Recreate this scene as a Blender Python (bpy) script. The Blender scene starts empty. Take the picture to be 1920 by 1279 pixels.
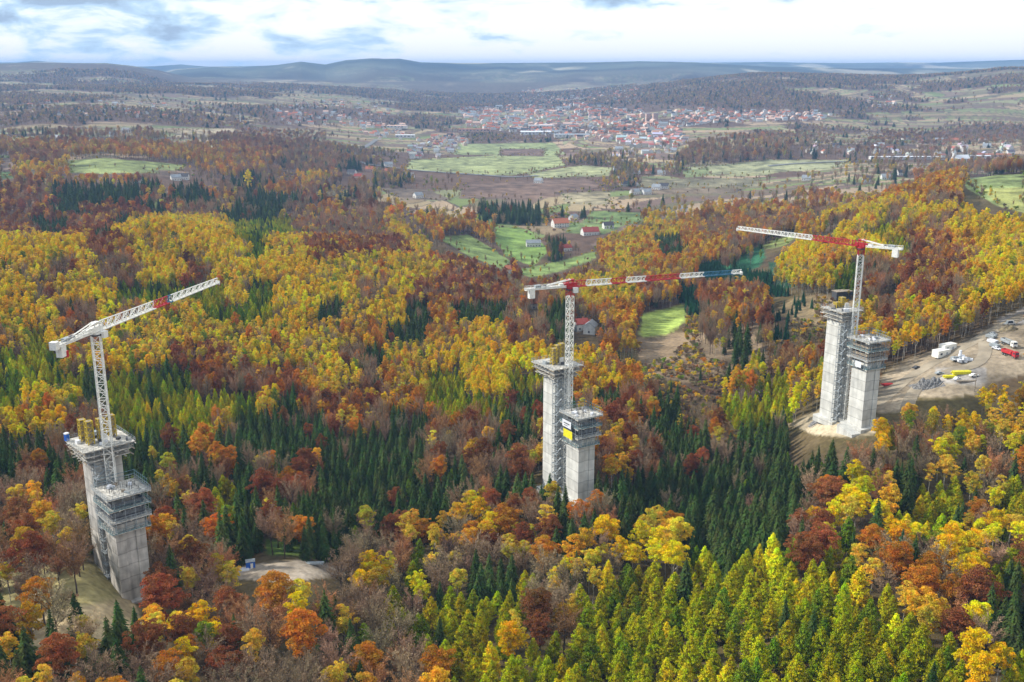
import bpy, math, random, time
import numpy as np
from mathutils import Vector, Matrix
T0 = time.time()
random.seed(7); rng = np.random.default_rng(11)
C = bpy.context.scene.collection
scene = bpy.context.scene
H = 200.0                      # camera height
FPX = 1900.0; PITCH = math.radians(15.15); CP, SP = math.cos(PITCH), math.sin(PITCH)

# ------------------------------------------------------------------ projection helpers (photo pixel <-> world)
def ray(px, py):
    u = (px-960)/FPX; v = -(py-639.5)/FPX
    return u, CP+v*SP, -SP+v*CP            # x (right), y (forward), z (up)
def at_dist(px, py, D):
    x, y, z = ray(px, py); k = D/math.hypot(x, y)
    return x*k, y*k, H+z*k
def project(x, y, z):
    zz = z-H
    d = y*CP-zz*SP; up = y*SP+zz*CP
    d = np.maximum(d, 1e-3)
    return 960+FPX*x/d, 639.5-FPX*up/d

# ------------------------------------------------------------------ noise
def hsh(ix, iy, s=0):
    h = (ix.astype(np.int64)*374761393+iy.astype(np.int64)*668265263+s*2147483647) & 0xffffffff
    h = ((h ^ (h >> 13))*1274126177) & 0xffffffff
    h = ((h ^ (h >> 16))*2246822519) & 0xffffffff
    return ((h ^ (h >> 15)) & 0xffffff)/float(0xffffff)
def vnoise(x, y, s=0):
    ix = np.floor(x); iy = np.floor(y); fx = x-ix; fy = y-iy
    fx = fx*fx*(3-2*fx); fy = fy*fy*(3-2*fy)
    a = hsh(ix, iy, s); b = hsh(ix+1, iy, s); c = hsh(ix, iy+1, s); d = hsh(ix+1, iy+1, s)
    return a+(b-a)*fx+(c-a)*fy+(a-b-c+d)*fx*fy
def fbm(x, y, s=0, o=4):
    t = 0; a = .5; n = 0
    for k in range(o):
        t = t+a*vnoise(x*2**k+17.3*k, y*2**k-9.1*k, s+k); n += a; a *= .5
    return t/n-.5
def voro(x, y, s=0):                       # cell id + distance to the border (F2-F1)
    ix = np.floor(x); iy = np.floor(y)
    f1 = np.full(x.shape, 9.); f2 = np.full(x.shape, 9.); cid = np.zeros(x.shape)
    for dx in (-1, 0, 1):
        for dy in (-1, 0, 1):
            cx = ix+dx; cy = iy+dy
            qx = cx+hsh(cx, cy, s+1); qy = cy+hsh(cx, cy, s+2)
            d = np.hypot(x-qx, y-qy); h = hsh(cx, cy, s+3)
            m = d < f1
            f2 = np.where(m, f1, np.minimum(f2, d)); cid = np.where(m, h, cid); f1 = np.where(m, d, f1)
    return cid, f2-f1

# ------------------------------------------------------------------ terrain height
CTRL = [  # photo pixel, horizontal distance, height of the trees whose tops that pixel shows
 (960,1279,230,14),(0,1279,240,15),(300,1279,240,15),(600,1279,240,15),(1300,1279,230,14),(1900,1279,230,14),
 (1400,1000,325,14),(1650,1080,290,14),(960,1100,300,14),(700,1050,330,15),(560,1062,335,0),(150,1065,330,0),(100,1180,295,0),
 (238,1115,330,0),(500,1000,380,0),(550,800,470,20),(400,720,540,18),(300,620,650,16),(100,560,720,16),(300,480,850,15),
 (300,405,1000,15),(50,440,900,15),(600,450,950,15),(800,520,850,15),(760,620,680,16),(860,700,560,16),(880,800,470,16),
 (0,800,480,18),(0,1000,370,15),(-200,700,560,15),(-200,450,900,15),(-200,1100,310,15),
 (1088,928,395,0),(1000,1000,350,15),(1200,950,370,14),
 (150,385,1350,15),(150,350,1550,12),(200,310,1800,0),(200,268,2200,12),(200,235,2800,0),(200,200,3500,0),(200,170,5000,0),(200,150,7000,0),
 (600,330,1900,12),(600,260,2700,12),(650,380,1500,12),(600,200,4000,0),(700,250,3300,0),(450,215,3600,0),(600,160,6500,0),
 (1000,350,1900,0),(1000,300,2500,0),(1050,260,3200,0),(1050,220,4200,0),(1050,190,5500,0),(1050,165,7500,0),(850,165,7500,0),
 (950,480,1200,0),(1050,430,1400,0),(870,440,1300,0),(1100,500,1000,12),(1100,600,710,0),(1100,545,850,5),
 (1250,610,720,0),(1300,690,590,0),(1240,435,1250,12),(1300,470,1000,12),(1400,500,880,10),(1500,440,950,13),(1600,385,1150,13),
 (1750,330,1250,12),(1900,305,1400,10),(1870,360,1150,0),(1850,440,850,14),(1550,540,720,5),(1700,560,650,13),(1850,600,580,0),
 (1780,700,510,0),(1900,650,540,0),(1700,740,490,0),(1610,797,460,0),(1560,790,465,0),(1850,800,450,14),(1850,900,400,14),(1900,1050,320,15),
 (1450,850,440,14),(1350,950,370,15),(1250,800,480,10),(1100,700,580,8),(2150,600,580,8),(2150,400,1100,8),(2150,1000,350,15),
 (1600,330,2000,0),(1600,300,2400,0),(1750,290,2500,0),(1750,240,3400,12),(1750,215,3800,0),(1750,190,4200,0),(1750,160,4800,0),
 (1750,143,5500,0),(1900,128,5500,0),(1450,145,5500,0),(1250,165,5500,0),(1400,305,2350,0),(1400,252,2600,12),
]
CZ = [ # pixel column, distance, height relative to the camera (ground the photo hides)
 (300,1200,-188),(50,1150,-185),(600,1200,-200),(1750,1600,-190),(1900,1800,-190),(1600,1500,-207),(1300,1500,-213),(1400,3000,-188),
 (1250,7500,-90),(1600,7500,-90),(1900,7500,-90),(200,60,-165),(960,60,-160),(1700,60,-160),(-200,3000,-160),(2150,3000,-180),(-200,7000,-70),
 (960,10000,-90),(200,10000,-70),(1700,10000,-90),(-600,400,-170),(2500,400,-170),(-600,1500,-170),(2500,1500,-170)]
P, Z = [], []
for px, py, D, c in CTRL:
    x, y, z = at_dist(px, py, D); P.append((math.atan2(x, y)*3.2, math.log(D))); Z.append(z-H-c)
for px, D, z in CZ:
    x, y, _ = at_dist(px, 400, D); P.append((math.atan2(x, y)*3.2, math.log(D))); Z.append(z)
P = np.array(P); Z = np.array(Z); n = len(P)
def kern(r2): return np.where(r2 > 1e-12, .5*r2*np.log(np.maximum(r2, 1e-12)), 0)
A = np.zeros((n+3, n+3)); d2 = ((P[:, None]-P[None])**2).sum(-1)
A[:n, :n] = kern(d2)+np.eye(n)*.004; A[:n, n] = 1; A[:n, n+1:] = P; A[n, :n] = 1; A[n+1:, :n] = P.T
W = np.linalg.solve(A, np.concatenate([Z, [0, 0, 0]]))
RID = [ # far ridges: distance, half width, crest (photo column, row)
 (7600, 1500, [(-400,125),(0,120),(60,118),(120,119),(200,119),(250,124),(300,132),(380,150),(3000,160)]),
 (9800, 1900, [(-400,140),(250,150),(330,130),(400,125),(460,126),(520,122),(565,116),(610,121),(650,113),(700,109.5),(720,110.5),(750,110),(790,117),(860,118),(960,118),(1100,117),(1200,115),(1300,117),(1440,125),(1600,128),(2500,128)]),
 (14000, 2400, [(-400,118),(30,118),(70,115),(120,118),(250,125),(290,124),(340,121),(390,125),(600,122),(1200,119),(1440,116.5),(1500,118),(1600,118.5),(1680,117.5),(1760,118),(1850,115),(1930,113),(2500,114)]),
]
def height(x, y):
    x = np.asarray(x, float); y = np.asarray(y, float); sh = x.shape
    x = x.ravel(); y = y.ravel()
    D = np.maximum(np.hypot(x, y), 50); th = np.clip(np.arctan2(x, y), -.75, .75); L = np.log(np.minimum(D, 10000))
    out = np.empty(x.shape)
    for s in range(0, len(x), 60000):
        q = np.stack([th[s:s+60000]*3.2, L[s:s+60000]], 1)
        r2 = ((q[:, None]-P[None])**2).sum(-1)
        out[s:s+60000] = kern(r2)@W[:n]+W[n]+q@W[n+1:]
    out = np.clip(out, -226, 40)
    amp = np.clip((D-500)/3000, 0, 1)
    out += fbm(x/220, y/220, 3)*6*np.clip(D/900, .15, 1)+fbm(x/900, y/900, 5)*55*amp*np.clip((D-2500)/3500, .12, 1)
    az = np.clip(np.arctan2(x, y), -.9, .9)
    for k, (Dc, wd, tab) in enumerate(RID):
        cx = np.array([t[0] for t in tab]); cy = np.array([t[1] for t in tab])
        ta = np.arctan2((cx-960)/FPX, CP+.27*SP)
        row = np.interp(az, ta, cy); dep = np.arctan((row-639.5)/FPX)+PITCH
        zc = -np.tan(dep)*Dc
        q = (D-Dc-fbm(az*14, az*0+k, 9)*900)/wd
        zr = zc-(abs(q)**1.5)*(95+k*20)+fbm(x/1300, y/1300, 21+k)*90*np.clip(abs(q)*1.6, 0, 1)
        out = np.maximum(out, zr)+8*np.exp(-np.abs(out-zr)/12)*np.clip((D-6000)/2000, 0, 1)*0
    return (H+out).reshape(sh)
def h1(x, y): return float(height(np.array([x]), np.array([y]))[0])
def ground_at(px, py, lift=0):             # where the sight line of a photo pixel meets the ground
    dx, dy, dz = ray(px, py); r = math.hypot(dx, dy)
    D = np.exp(np.linspace(math.log(150), math.log(9000), 900))
    g = height(dx/r*D, dy/r*D)+lift; z = H+dz/r*D
    i = np.nonzero(z < g)[0]; i = i[0] if len(i) else len(D)-1
    if i:
        a = (z[i-1]-g[i-1]); b = (g[i]-z[i]); t = a/(a+b+1e-9); d = D[i-1]+(D[i]-D[i-1])*t
    else: d = D[0]
    x, y = dx/r*d, dy/r*d
    return x, y, h1(x, y), d

# ------------------------------------------------------------------ mesh builder
class MB:
    def __init__(s): s.v = []; s.f = []; s.m = []
    def add(s, vs, fs, m=0):
        o = len(s.v); s.v += [tuple(a) for a in vs]; s.f += [tuple(i+o for i in f) for f in fs]; s.m += [m]*len(fs)
    def hexa(s, p, m=0):
        s.add(p, [(3,2,1,0),(4,5,6,7),(0,1,5,4),(1,2,6,5),(2,3,7,6),(3,0,4,7)], m)
    def box(s, c, d, m=0, rot=0):
        co, si = math.cos(rot), math.sin(rot); p = []
        for z in (-.5, .5):
            for x, y in ((-.5,-.5),(.5,-.5),(.5,.5),(-.5,.5)):
                X, Y = x*d[0], y*d[1]; p.append((c[0]+X*co-Y*si, c[1]+X*si+Y*co, c[2]+z*d[2]))
        s.hexa(p, m)
    def bar(s, a, b, w, m=0, w2=None):
        a = Vector(a); b = Vector(b); d = (b-a)
        if d.length < 1e-6: return
        d.normalize(); u = d.cross(Vector((0, 0, 1)))
        if u.length < 1e-3: u = Vector((1, 0, 0))
        u.normalize(); v = d.cross(u); h = w/2; h2 = (w2 if w2 is not None else w)/2
        s.hexa([a-u*h-v*h, a+u*h-v*h, a+u*h+v*h, a-u*h+v*h, b-u*h2-v*h2, b+u*h2-v*h2, b+u*h2+v*h2, b-u*h2+v*h2], m)
    def cyl(s, a, b, r, m=0, n=10, r2=None):
        a = Vector(a); b = Vector(b); d = (b-a).normalized(); u = d.cross(Vector((0, 0, 1)))
        if u.length < 1e-3: u = Vector((1, 0, 0))
        u.normalize(); v = d.cross(u); r2 = r if r2 is None else r2
        p = [a+(u*math.cos(t)+v*math.sin(t))*r for t in [2*math.pi*k/n for k in range(n)]]
        q = [b+(u*math.cos(t)+v*math.sin(t))*r2 for t in [2*math.pi*k/n for k in range(n)]]
        s.add(p+q, [(i, (i+1) % n, (i+1) % n+n, i+n) for i in range(n)]+[tuple(range(n))[::-1], tuple(range(n, 2*n))], m)
    def build(s, name, mats, parent=None, smooth=False):
        me = bpy.data.meshes.new(name); me.from_pydata(s.v, [], s.f)
        for m in (mats if isinstance(mats, (list, tuple)) else [mats]): me.materials.append(m)
        if any(s.m): me.polygons.foreach_set('material_index', s.m)
        if smooth: me.shade_smooth()
        me.update()
        return link(name, me, parent)
def link(name, data, parent=None):
    o = bpy.data.objects.new(name, data); C.objects.link(o)
    if parent: o.parent = parent
    return o
def empty(name, loc, rz=0):
    o = bpy.data.objects.new(name, None); C.objects.link(o); o.location = loc; o.rotation_euler = (0, 0, rz); o.empty_display_size = .5
    return o
def tag(o, label=None, cat=None, group=None, kind=None):
    if label: o['label'] = label
    if cat: o['category'] = cat
    if group: o['group'] = group
    if kind: o['kind'] = kind
    return o

# ------------------------------------------------------------------ materials
def newmat(name):
    m = bpy.data.materials.new(name); m.use_nodes = True; nt = m.node_tree
    return m, nt, nt.nodes['Principled BSDF']
def nd(nt, t, **k):
    n_ = nt.nodes.new(t)
    for a, b in k.items():
        if a.startswith('i_'): n_.inputs[a[2:]].default_value = b
        else: setattr(n_, a, b)
    return n_
def paint(name, col, rough=.6, var=.12, scale=1.5, metal=0, coord='Object'):
    m, nt, b = newmat(name); L = nt.links.new
    tc = nd(nt, 'ShaderNodeTexCoord'); nz = nd(nt, 'ShaderNodeTexNoise'); nz.inputs['Scale'].default_value = scale; nz.inputs['Detail'].default_value = 5
    L(tc.outputs[coord], nz.inputs['Vector'])
    mr = nd(nt, 'ShaderNodeMapRange'); mr.inputs['From Min'].default_value = .3; mr.inputs['From Max'].default_value = .7
    mr.inputs['To Min'].default_value = 1-var*1.6; mr.inputs['To Max'].default_value = 1+var
    L(nz.outputs['Fac'], mr.inputs['Value'])
    mx = nd(nt, 'ShaderNodeVectorMath', operation='SCALE'); mx.inputs[0].default_value = col[:3]
    L(mr.outputs['Result'], mx.inputs['Scale']); L(mx.outputs['Vector'], b.inputs['Base Color'])
    b.inputs['Roughness'].default_value = rough; b.inputs['Metallic'].default_value = metal
    b.inputs['Specular IOR Level'].default_value = .3
    return m
def tinted(name, prop, var=.12, scale=2.0, rough=.8, trans=0.0, default=(.5, .5, .5)):
    m, nt, b = newmat(name); L = nt.links.new
    at = nd(nt, 'ShaderNodeAttribute', attribute_type='INSTANCER', attribute_name=prop)
    tc = nd(nt, 'ShaderNodeTexCoord'); nz = nd(nt, 'ShaderNodeTexNoise'); nz.inputs['Scale'].default_value = scale; nz.inputs['Detail'].default_value = 3
    L(tc.outputs['Object'], nz.inputs['Vector'])
    mr = nd(nt, 'ShaderNodeMapRange'); mr.inputs['From Min'].default_value = .3; mr.inputs['From Max'].default_value = .7
    mr.inputs['To Min'].default_value = 1-var; mr.inputs['To Max'].default_value = 1+var
    L(nz.outputs['Fac'], mr.inputs['Value'])
    n2 = nd(nt, 'ShaderNodeTexNoise'); n2.inputs['Scale'].default_value = scale*.7; n2.inputs['Detail'].default_value = 4
    of = nd(nt, 'ShaderNodeVectorMath', operation='ADD'); oi = nd(nt, 'ShaderNodeObjectInfo'); L(tc.outputs['Object'], of.inputs[0]); L(oi.outputs['Location'], of.inputs[1]); L(of.outputs[0], n2.inputs['Vector'])
    cr = nd(nt, 'ShaderNodeMapRange'); cr.inputs['From Min'].default_value = .35; cr.inputs['From Max'].default_value = .65; L(n2.outputs['Fac'], cr.inputs['Value'])
    hv = nd(nt, 'ShaderNodeMix', data_type='VECTOR'); L(cr.outputs[0], hv.inputs['Factor']); hv.inputs[4].default_value = (.82, 1.10, 1.0) if trans else (1, 1, 1); hv.inputs[5].default_value = (1.14, .90, .95) if trans else (1, 1, 1)
    hm = nd(nt, 'ShaderNodeVectorMath', operation='MULTIPLY'); L(at.outputs['Vector'], hm.inputs[0]); L(hv.outputs[1], hm.inputs[1])
    mx = nd(nt, 'ShaderNodeVectorMath', operation='SCALE'); L(hm.outputs[0], mx.inputs[0]); L(mr.outputs['Result'], mx.inputs['Scale'])
    if trans:
        di = nd(nt, 'ShaderNodeBsdfDiffuse'); tr = nd(nt, 'ShaderNodeBsdfTranslucent'); ms = nd(nt, 'ShaderNodeMixShader')
        L(mx.outputs['Vector'], di.inputs['Color']); L(mx.outputs['Vector'], tr.inputs['Color'])
        ms.inputs[0].default_value = trans; L(di.outputs[0], ms.inputs[1]); L(tr.outputs[0], ms.inputs[2])
        nt.nodes.remove(b); L(ms.outputs[0], nt.nodes['Material Output'].inputs['Surface'])
    else:
        L(mx.outputs['Vector'], b.inputs['Base Color']); b.inputs['Roughness'].default_value = rough; b.inputs['Specular IOR Level'].default_value = .2
    return m
def concrete(name, col, stain=.25):
    m, nt, b = newmat(name); L = nt.links.new
    tc = nd(nt, 'ShaderNodeTexCoord')
    mp = nd(nt, 'ShaderNodeMapping'); mp.inputs['Scale'].default_value = (.55, .55, .07); L(tc.outputs['Object'], mp.inputs['Vector'])
    n1 = nd(nt, 'ShaderNodeTexNoise'); n1.inputs['Scale'].default_value = 1.0; n1.inputs['Detail'].default_value = 6; L(mp.outputs[0], n1.inputs['Vector'])
    n2 = nd(nt, 'ShaderNodeTexNoise'); n2.inputs['Scale'].default_value = .25; n2.inputs['Detail'].default_value = 8; L(tc.outputs['Object'], n2.inputs['Vector'])
    sx = nd(nt, 'ShaderNodeSeparateXYZ'); L(tc.outputs['Object'], sx.inputs[0])
    fr = nd(nt, 'ShaderNodeMath', operation='PINGPONG'); fr.inputs[1].default_value = 2.25; L(sx.outputs['Z'], fr.inputs[0])
    ln = nd(nt, 'ShaderNodeMapRange'); ln.inputs['From Min'].default_value = 0; ln.inputs['From Max'].default_value = .3; ln.inputs['To Min'].default_value = .66; ln.inputs['To Max'].default_value = 1
    L(fr.outputs[0], ln.inputs['Value'])
    a = nd(nt, 'ShaderNodeMapRange'); a.inputs['From Min'].default_value = .3; a.inputs['From Max'].default_value = .7; a.inputs['To Min'].default_value = 1-stain; a.inputs['To Max'].default_value = 1.08; L(n1.outputs['Fac'], a.inputs['Value'])
    c = nd(nt, 'ShaderNodeMapRange'); c.inputs['From Min'].default_value = .35; c.inputs['From Max'].default_value = .65; c.inputs['To Min'].default_value = 1-stain*.8; c.inputs['To Max'].default_value = 1.08; L(n2.outputs['Fac'], c.inputs['Value'])
    m1 = nd(nt, 'ShaderNodeMath', operation='MULTIPLY'); L(a.outputs[0], m1.inputs[0]); L(c.outputs[0], m1.inputs[1])
    m2 = nd(nt, 'ShaderNodeMath', operation='MULTIPLY'); L(m1.outputs[0], m2.inputs[0]); L(ln.outputs[0], m2.inputs[1])
    dv = nd(nt, 'ShaderNodeMath', operation='DIVIDE'); dv.inputs[1].default_value = 4.5; L(sx.outputs['Z'], dv.inputs[0]); fl = nd(nt, 'ShaderNodeMath', operation='FLOOR'); L(dv.outputs[0], fl.inputs[0])
    wn = nd(nt, 'ShaderNodeTexWhiteNoise', noise_dimensions='1D'); L(fl.outputs[0], wn.inputs['W']); wr = nd(nt, 'ShaderNodeMapRange'); wr.inputs['To Min'].default_value = .86; wr.inputs['To Max'].default_value = 1.06; L(wn.outputs['Value'], wr.inputs['Value'])
    m3 = nd(nt, 'ShaderNodeMath', operation='MULTIPLY'); L(m2.outputs[0], m3.inputs[0]); L(wr.outputs[0], m3.inputs[1])
    mx = nd(nt, 'ShaderNodeVectorMath', operation='SCALE'); mx.inputs[0].default_value = col; L(m3.outputs[0], mx.inputs['Scale'])
    L(mx.outputs['Vector'], b.inputs['Base Color']); b.inputs['Roughness'].default_value = .9; b.inputs['Specular IOR Level'].default_value = .15
    return m
M = dict(
 leaf=tinted('foliage', 'tint', .28, .55, trans=.33), needle=tinted('needles', 'tint', .3, .6, trans=.12),
 bark=paint('bark', (.085, .06, .045), .9, .3, 1), birchbark=paint('birch_bark', (.42, .39, .33), .9, .35, 2),
 twig=tinted('twigs', 'tint', .3, .5),
 conc=concrete('concrete', (.66, .645, .59), .2), conc_old=concrete('concrete_stained', (.66, .62, .56), .42),
 white=paint('white_steel', (.86, .84, .77), .45, .1, 2), red=paint('red_steel', (.50, .03, .035), .45, .15, 2), blue=paint('blue_steel', (.04, .16, .26), .45, .15, 2),
 steel=paint('galvanised_steel', (.34, .37, .38), .5, .25, 2), dark=paint('dark_steel', (.07, .07, .075), .6, .3, 2), teal=paint('teal_steel', (.14, .24, .26), .6, .3, 2),
 timber=paint('timber_board', (.33, .27, .2), .9, .35, 1.2), deck=paint('deck_board', (.52, .49, .43), .9, .35, 1), yellow=paint('yellow_beam', (.50, .36, .03), .7, .25, 3),
 brightyellow=paint('yellow_sheet', (.75, .68, .02), .6, .08, 1), sheet=paint('white_sheet', (.72, .73, .76), .6, .08, .6),
 dirt=paint('dirt_heap', (.25, .20, .12), .95, .3, .3), rubble=paint('rubble', (.2, .195, .19), .95, .45, 1.5), form=paint('form_ply', (.16, .17, .18), .7, .4, .8),
 glass=paint('window_glass', (.05, .06, .08), .2, .2, 1),
 rubber=paint('rubber', (.02, .02, .02), .9, .1, 1), bluebox=paint('blue_paint', (.02, .12, .5), .5, .15, 1), wallw=paint('white_render', (.66, .64, .6), .9, .12, .5),
 roofred=paint('red_tile', (.30, .06, .045), .8, .2, .8), roofgrey=paint('grey_sheet', (.27, .29, .31), .6, .15, .6), roofor=paint('orange_tile', (.42, .14, .07), .8, .2, .8), roofdk=paint('dark_tile', (.07, .065, .07), .8, .2, .8),
 wallt=tinted('house_render', 'tint', .1, .4, .9), rooft=tinted('house_tile', 'roof_tint', .15, .4, .8), asphalt=paint('asphalt', (.20, .20, .20), .9, .2, .05, coord='Generated'),
 salmon=paint('salmon_render', (.62, .42, .33), .9, .12, .5), gravelroad=paint('gravel_track', (.30, .25, .18), .95, .22, .12),
)

# ------------------------------------------------------------------ forest map (photo columns of 40 px)
ROW40 = ["RRSRRSYYYYYLlLBBBBy.OOO......yyyOBOBBO.YyLyOBYYY","YYYYYRRyyYYYlyyRRRRy..O..BS.OyOSOOB..YYOyYLRROYY","yyyByBBYYRyYYYYyyyyyRRRR...BByyOOGGGGyylBBRRRyYY",
"YYBYYYllllLylYYYYBYRRRRRBBByyyBOGRRRGGMMBMRRByYY","YYyBByByyyllLYYSyYYSOSSSBBSBOO..MBORGMMMyByyyyRR","yLyBByyyyyyyyyYyOOSSOOYYRBS.BO..MBSBMMM.yyOyORS.",
"LLlyyYyyRRRyYyyYBSyyYYYYYYSYOMMMMMSLBRRSSBYYMM..","lLlLSLlllRRBRROyyBOyLLYYLLSOYOMMMMOyLyyBBS......","LYyySLLLLLLlySRRRROOLLLLSSSOSRBSMMLLLySSS..M..yO",
"YyYBBLLlLLOSSSSROBSSBRBSSRSSRRSSBBMlS....LYyYYyy","SSBBSLSSSOSSSSSSSSSSBBRSSRRRRRBSSBSSS.SSLYRByyBy","SRSSSSSBSSRSRSRSSSSSBSRBRRSSRRBSSSSSSSSSBBSByBBB",
"BBSBSSSRRSLSRRRSSSSSSSBSSSSSSSSSSSSSSSOOYRSLLyBL","BOBBBSSRSBLSRSSSSSSSSOYRROSOOSSSSSSSSSRYYyLLLSyL","BRBBSSSRBBSSBBSSSBROROORRRSSYSOOSSSSSBBLySYLYyYy",
"BRBBBBBRBBBSMMMBBBBlORRRRBSyBYYyLLSLLLRLyBSBYYBL","BB..BB.RBBB.....BYBlBBSSLByyLLLLLLLLLLLLyRROOYLS","OOB...RRRBBBOOBBBBLYlLLLLBBLLLLLLLLLLLLLLLOORRSS",
"SOBS.SRRRYBROOBBBBLllLLLLROLLLLLLLLLLLLLLLLORYSS","RSSRRSBOBYBRRBBBSBBlLLLLyLLLLLLLLLLLLLLLLLLLLYRS","SSROSBBBOBBBRBBBSBBBBLLLLLLLLLLLLLLLLLLLLLLLLLYL",
"RROOBBBBOBBBBBBBBBBBOLLLLLLLLLLLLLLLLLLLLLLLLLLL"]
ROW20 = ["vvBRBvBvvvRRRRBBvvvvvvvvvvvvvvvv..vBBBBvMRRRBBBB","OOOOOOOOOOORRRBBvvv.........vvvvBBBBBBvvRRvBBBBB","RRROOOOOOOOOOBBBB..........vv.vvBBBBBvvvvvvvvvvv",
"YYY..YY...OOBMBBS...........vv.v......vvvvv.OOBB","BOOOOOOBB.MSBMYBBvv.........vv.........vvvvOOO..","RBSSSSSSSMBSMOBMBMvvv.......v...........vvOOOO..",
"RRSSSSSBSSBBSSBMMBMv....MMMSMvvv.vvvvvOyOyOBB...","RRRSRRRSBBSSSMBOBBOMv.MSSSMMS....OyOyOByyByYYY.."]
for i_, r_ in enumerate(ROW40+ROW20):
    if len(r_) != 48: print('ROW', i_, len(r_))
ROW40 = [(r+r[-1]*48)[:48] for r in ROW40]; ROW20 = [(r+r[-1]*48)[:48] for r in ROW20]
def code_at(px, py):
    c = min(max(int(px//40), 0), 47)
    if py >= 400: return ROW40[min(int((py-400)//40), len(ROW40)-1)][c]
    if py >= 240: return ROW20[int((py-240)//20)][c]
    return 'f'

# ------------------------------------------------------------------ ground colours
# (kind of surface, outline in photo pixels)
FIELDS = [
 ((.13,.27,.035), [(925,425),(990,430),(1030,470),(1000,500),(950,480),(930,455)]),
 ((.15,.26,.05), [(820,445),(880,440),(960,490),(940,505),(880,480)]),
 ((.16,.28,.05), [(1050,490),(1110,472),(1130,478),(1080,500),(1000,520),(960,510)]),
 ((.10,.20,.05), [(1110,395),(1210,400),(1200,420),(1090,418)]), ((.12,.22,.06), [(1070,418),(1180,420),(1130,440),(1060,436)]),
 ((.24,.30,.10), [(770,300),(1040,285),(1060,310),(960,330),(760,318)]), ((.20,.27,.09), [(860,270),(1040,268),(1060,290),(850,290)]),
 ((.13,.085,.07), [(940,279),(1020,279),(1020,293),(935,292)]), ((.12,.08,.065), [(870,345),(1100,335),(1140,355),(1000,375),(860,372)]),
 ((.10,.085,.07), [(700,352),(800,355),(850,375),(760,375)]), ((.27,.24,.13), [(1050,362),(1145,360),(1140,385),(1060,382)]), ((.26,.30,.12), [(1090,310),(1150,315),(1140,330),(1000,335),(990,325)]),
 ((.25,.28,.13), [(1290,315),(1440,300),(1600,300),(1560,318),(1300,330)]), ((.17,.24,.08), [(1280,320),(1330,315),(1325,330),(1285,334)]),
 ((.16,.16,.09), [(1200,335),(1420,335),(1420,350),(1200,352)]), ((.15,.12,.08), [(1200,352),(1400,354),(1380,362),(1200,362)]),
 ((.19,.29,.07), [(1805,335),(1925,325),(1925,395),(1870,385),(1810,352)]), ((.26,.30,.05), [(1840,355),(1925,350),(1925,400),(1880,390)]),
 ((.28,.42,.03), [(1205,590),(1285,568),(1285,600),(1250,628),(1200,632)]),
 ((.22,.30,.05), [(1440,455),(1590,400),(1570,412),(1500,440),(1470,462),(1400,470)]),
 ((.03,.12,.055), [(1330,480),(1430,462),(1435,480),(1425,500),(1380,515),(1320,525),(1310,505)]), ((.025,.085,.045), [(1440,490),(1500,495),(1520,530),(1460,545)]),
 ((.17,.24,.06), [(130,300),(200,296),(350,310),(330,325),(130,325)]), ((.16,.115,.09), [(0,296),(20,296),(25,320),(0,320)]), ((.16,.115,.09), [(300,318),(370,322),(350,333),(290,330)]), ((.09,.20,.05), [(0,322),(25,322),(25,335),(0,335)]),
 ((.32,.29,.13), [(0,262),(180,262),(300,270),(0,270)]), ((.26,.25,.13), [(280,272),(430,272),(430,280),(280,278)]), ((.30,.25,.15), [(330,245),(440,240),(440,255),(330,258)]),
 ((.23,.17,.09), [(1480,560),(1600,545),(1610,600),(1540,610),(1450,590)]), ((.21,.15,.09), [(1190,635),(1420,600),(1440,680),(1300,720),(1200,700)]),
 ((.25,.205,.135), [(1640,712),(1720,668),(1800,640),(1925,575),(1925,700),(1850,720),(1830,740),(1780,745),(1720,745),(1700,760),(1690,770),(1640,775)]),
 ((.30,.30,.30), [(1870,600),(1925,575),(1925,608),(1880,612)]), ((.30,.29,.27), [(1755,690),(1850,690),(1850,722),(1755,715)]),
 ((.34,.28,.17), [(1475,795),(1540,765),(1600,770),(1660,790),(1640,815),(1590,822),(1520,815)]),
 ((.27,.23,.10), [(-20,1085),(60,1065),(180,1058),(215,1080),(240,1150),(120,1160),(-20,1150)]), ((.36,.28,.16), [(60,1150),(250,1120),(280,1200),(200,1240),(60,1210)]),
 ((.32,.27,.20), [(440,1062),(560,1050),(660,1058),(640,1078),(540,1092),(420,1085)]), ((.07,.11,.02), [(500,1010),(620,1015),(610,1045),(500,1040)]),
]
SCRUBBY = ((.23,.17,.09), (.21,.15,.09), (.07,.11,.02), (.36,.28,.16), (.03,.12,.055), (.025,.085,.045), (.27,.23,.10))
def inpoly(px, py, poly):
    r = np.zeros(px.shape, bool); k = len(poly)
    for i in range(k):
        x1, y1 = poly[i]; x2, y2 = poly[(i+1) % k]
        if y1 == y2: continue
        c = ((y1 > py) != (y2 > py)) & (px < (x2-x1)*(py-y1)/(y2-y1)+x1)
        r ^= c
    return r
PAL = 1.18*np.array([(.14,.17,.06),(.27,.21,.12),(.15,.10,.075),(.20,.20,.10),(.14,.10,.07),(.21,.155,.09),(.30,.22,.14),(.13,.11,.06)])
def woodiness(x, y):
    return fbm(x/420, y/420, 40, 4)+.35*fbm(x/90, y/90, 44, 2)
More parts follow.
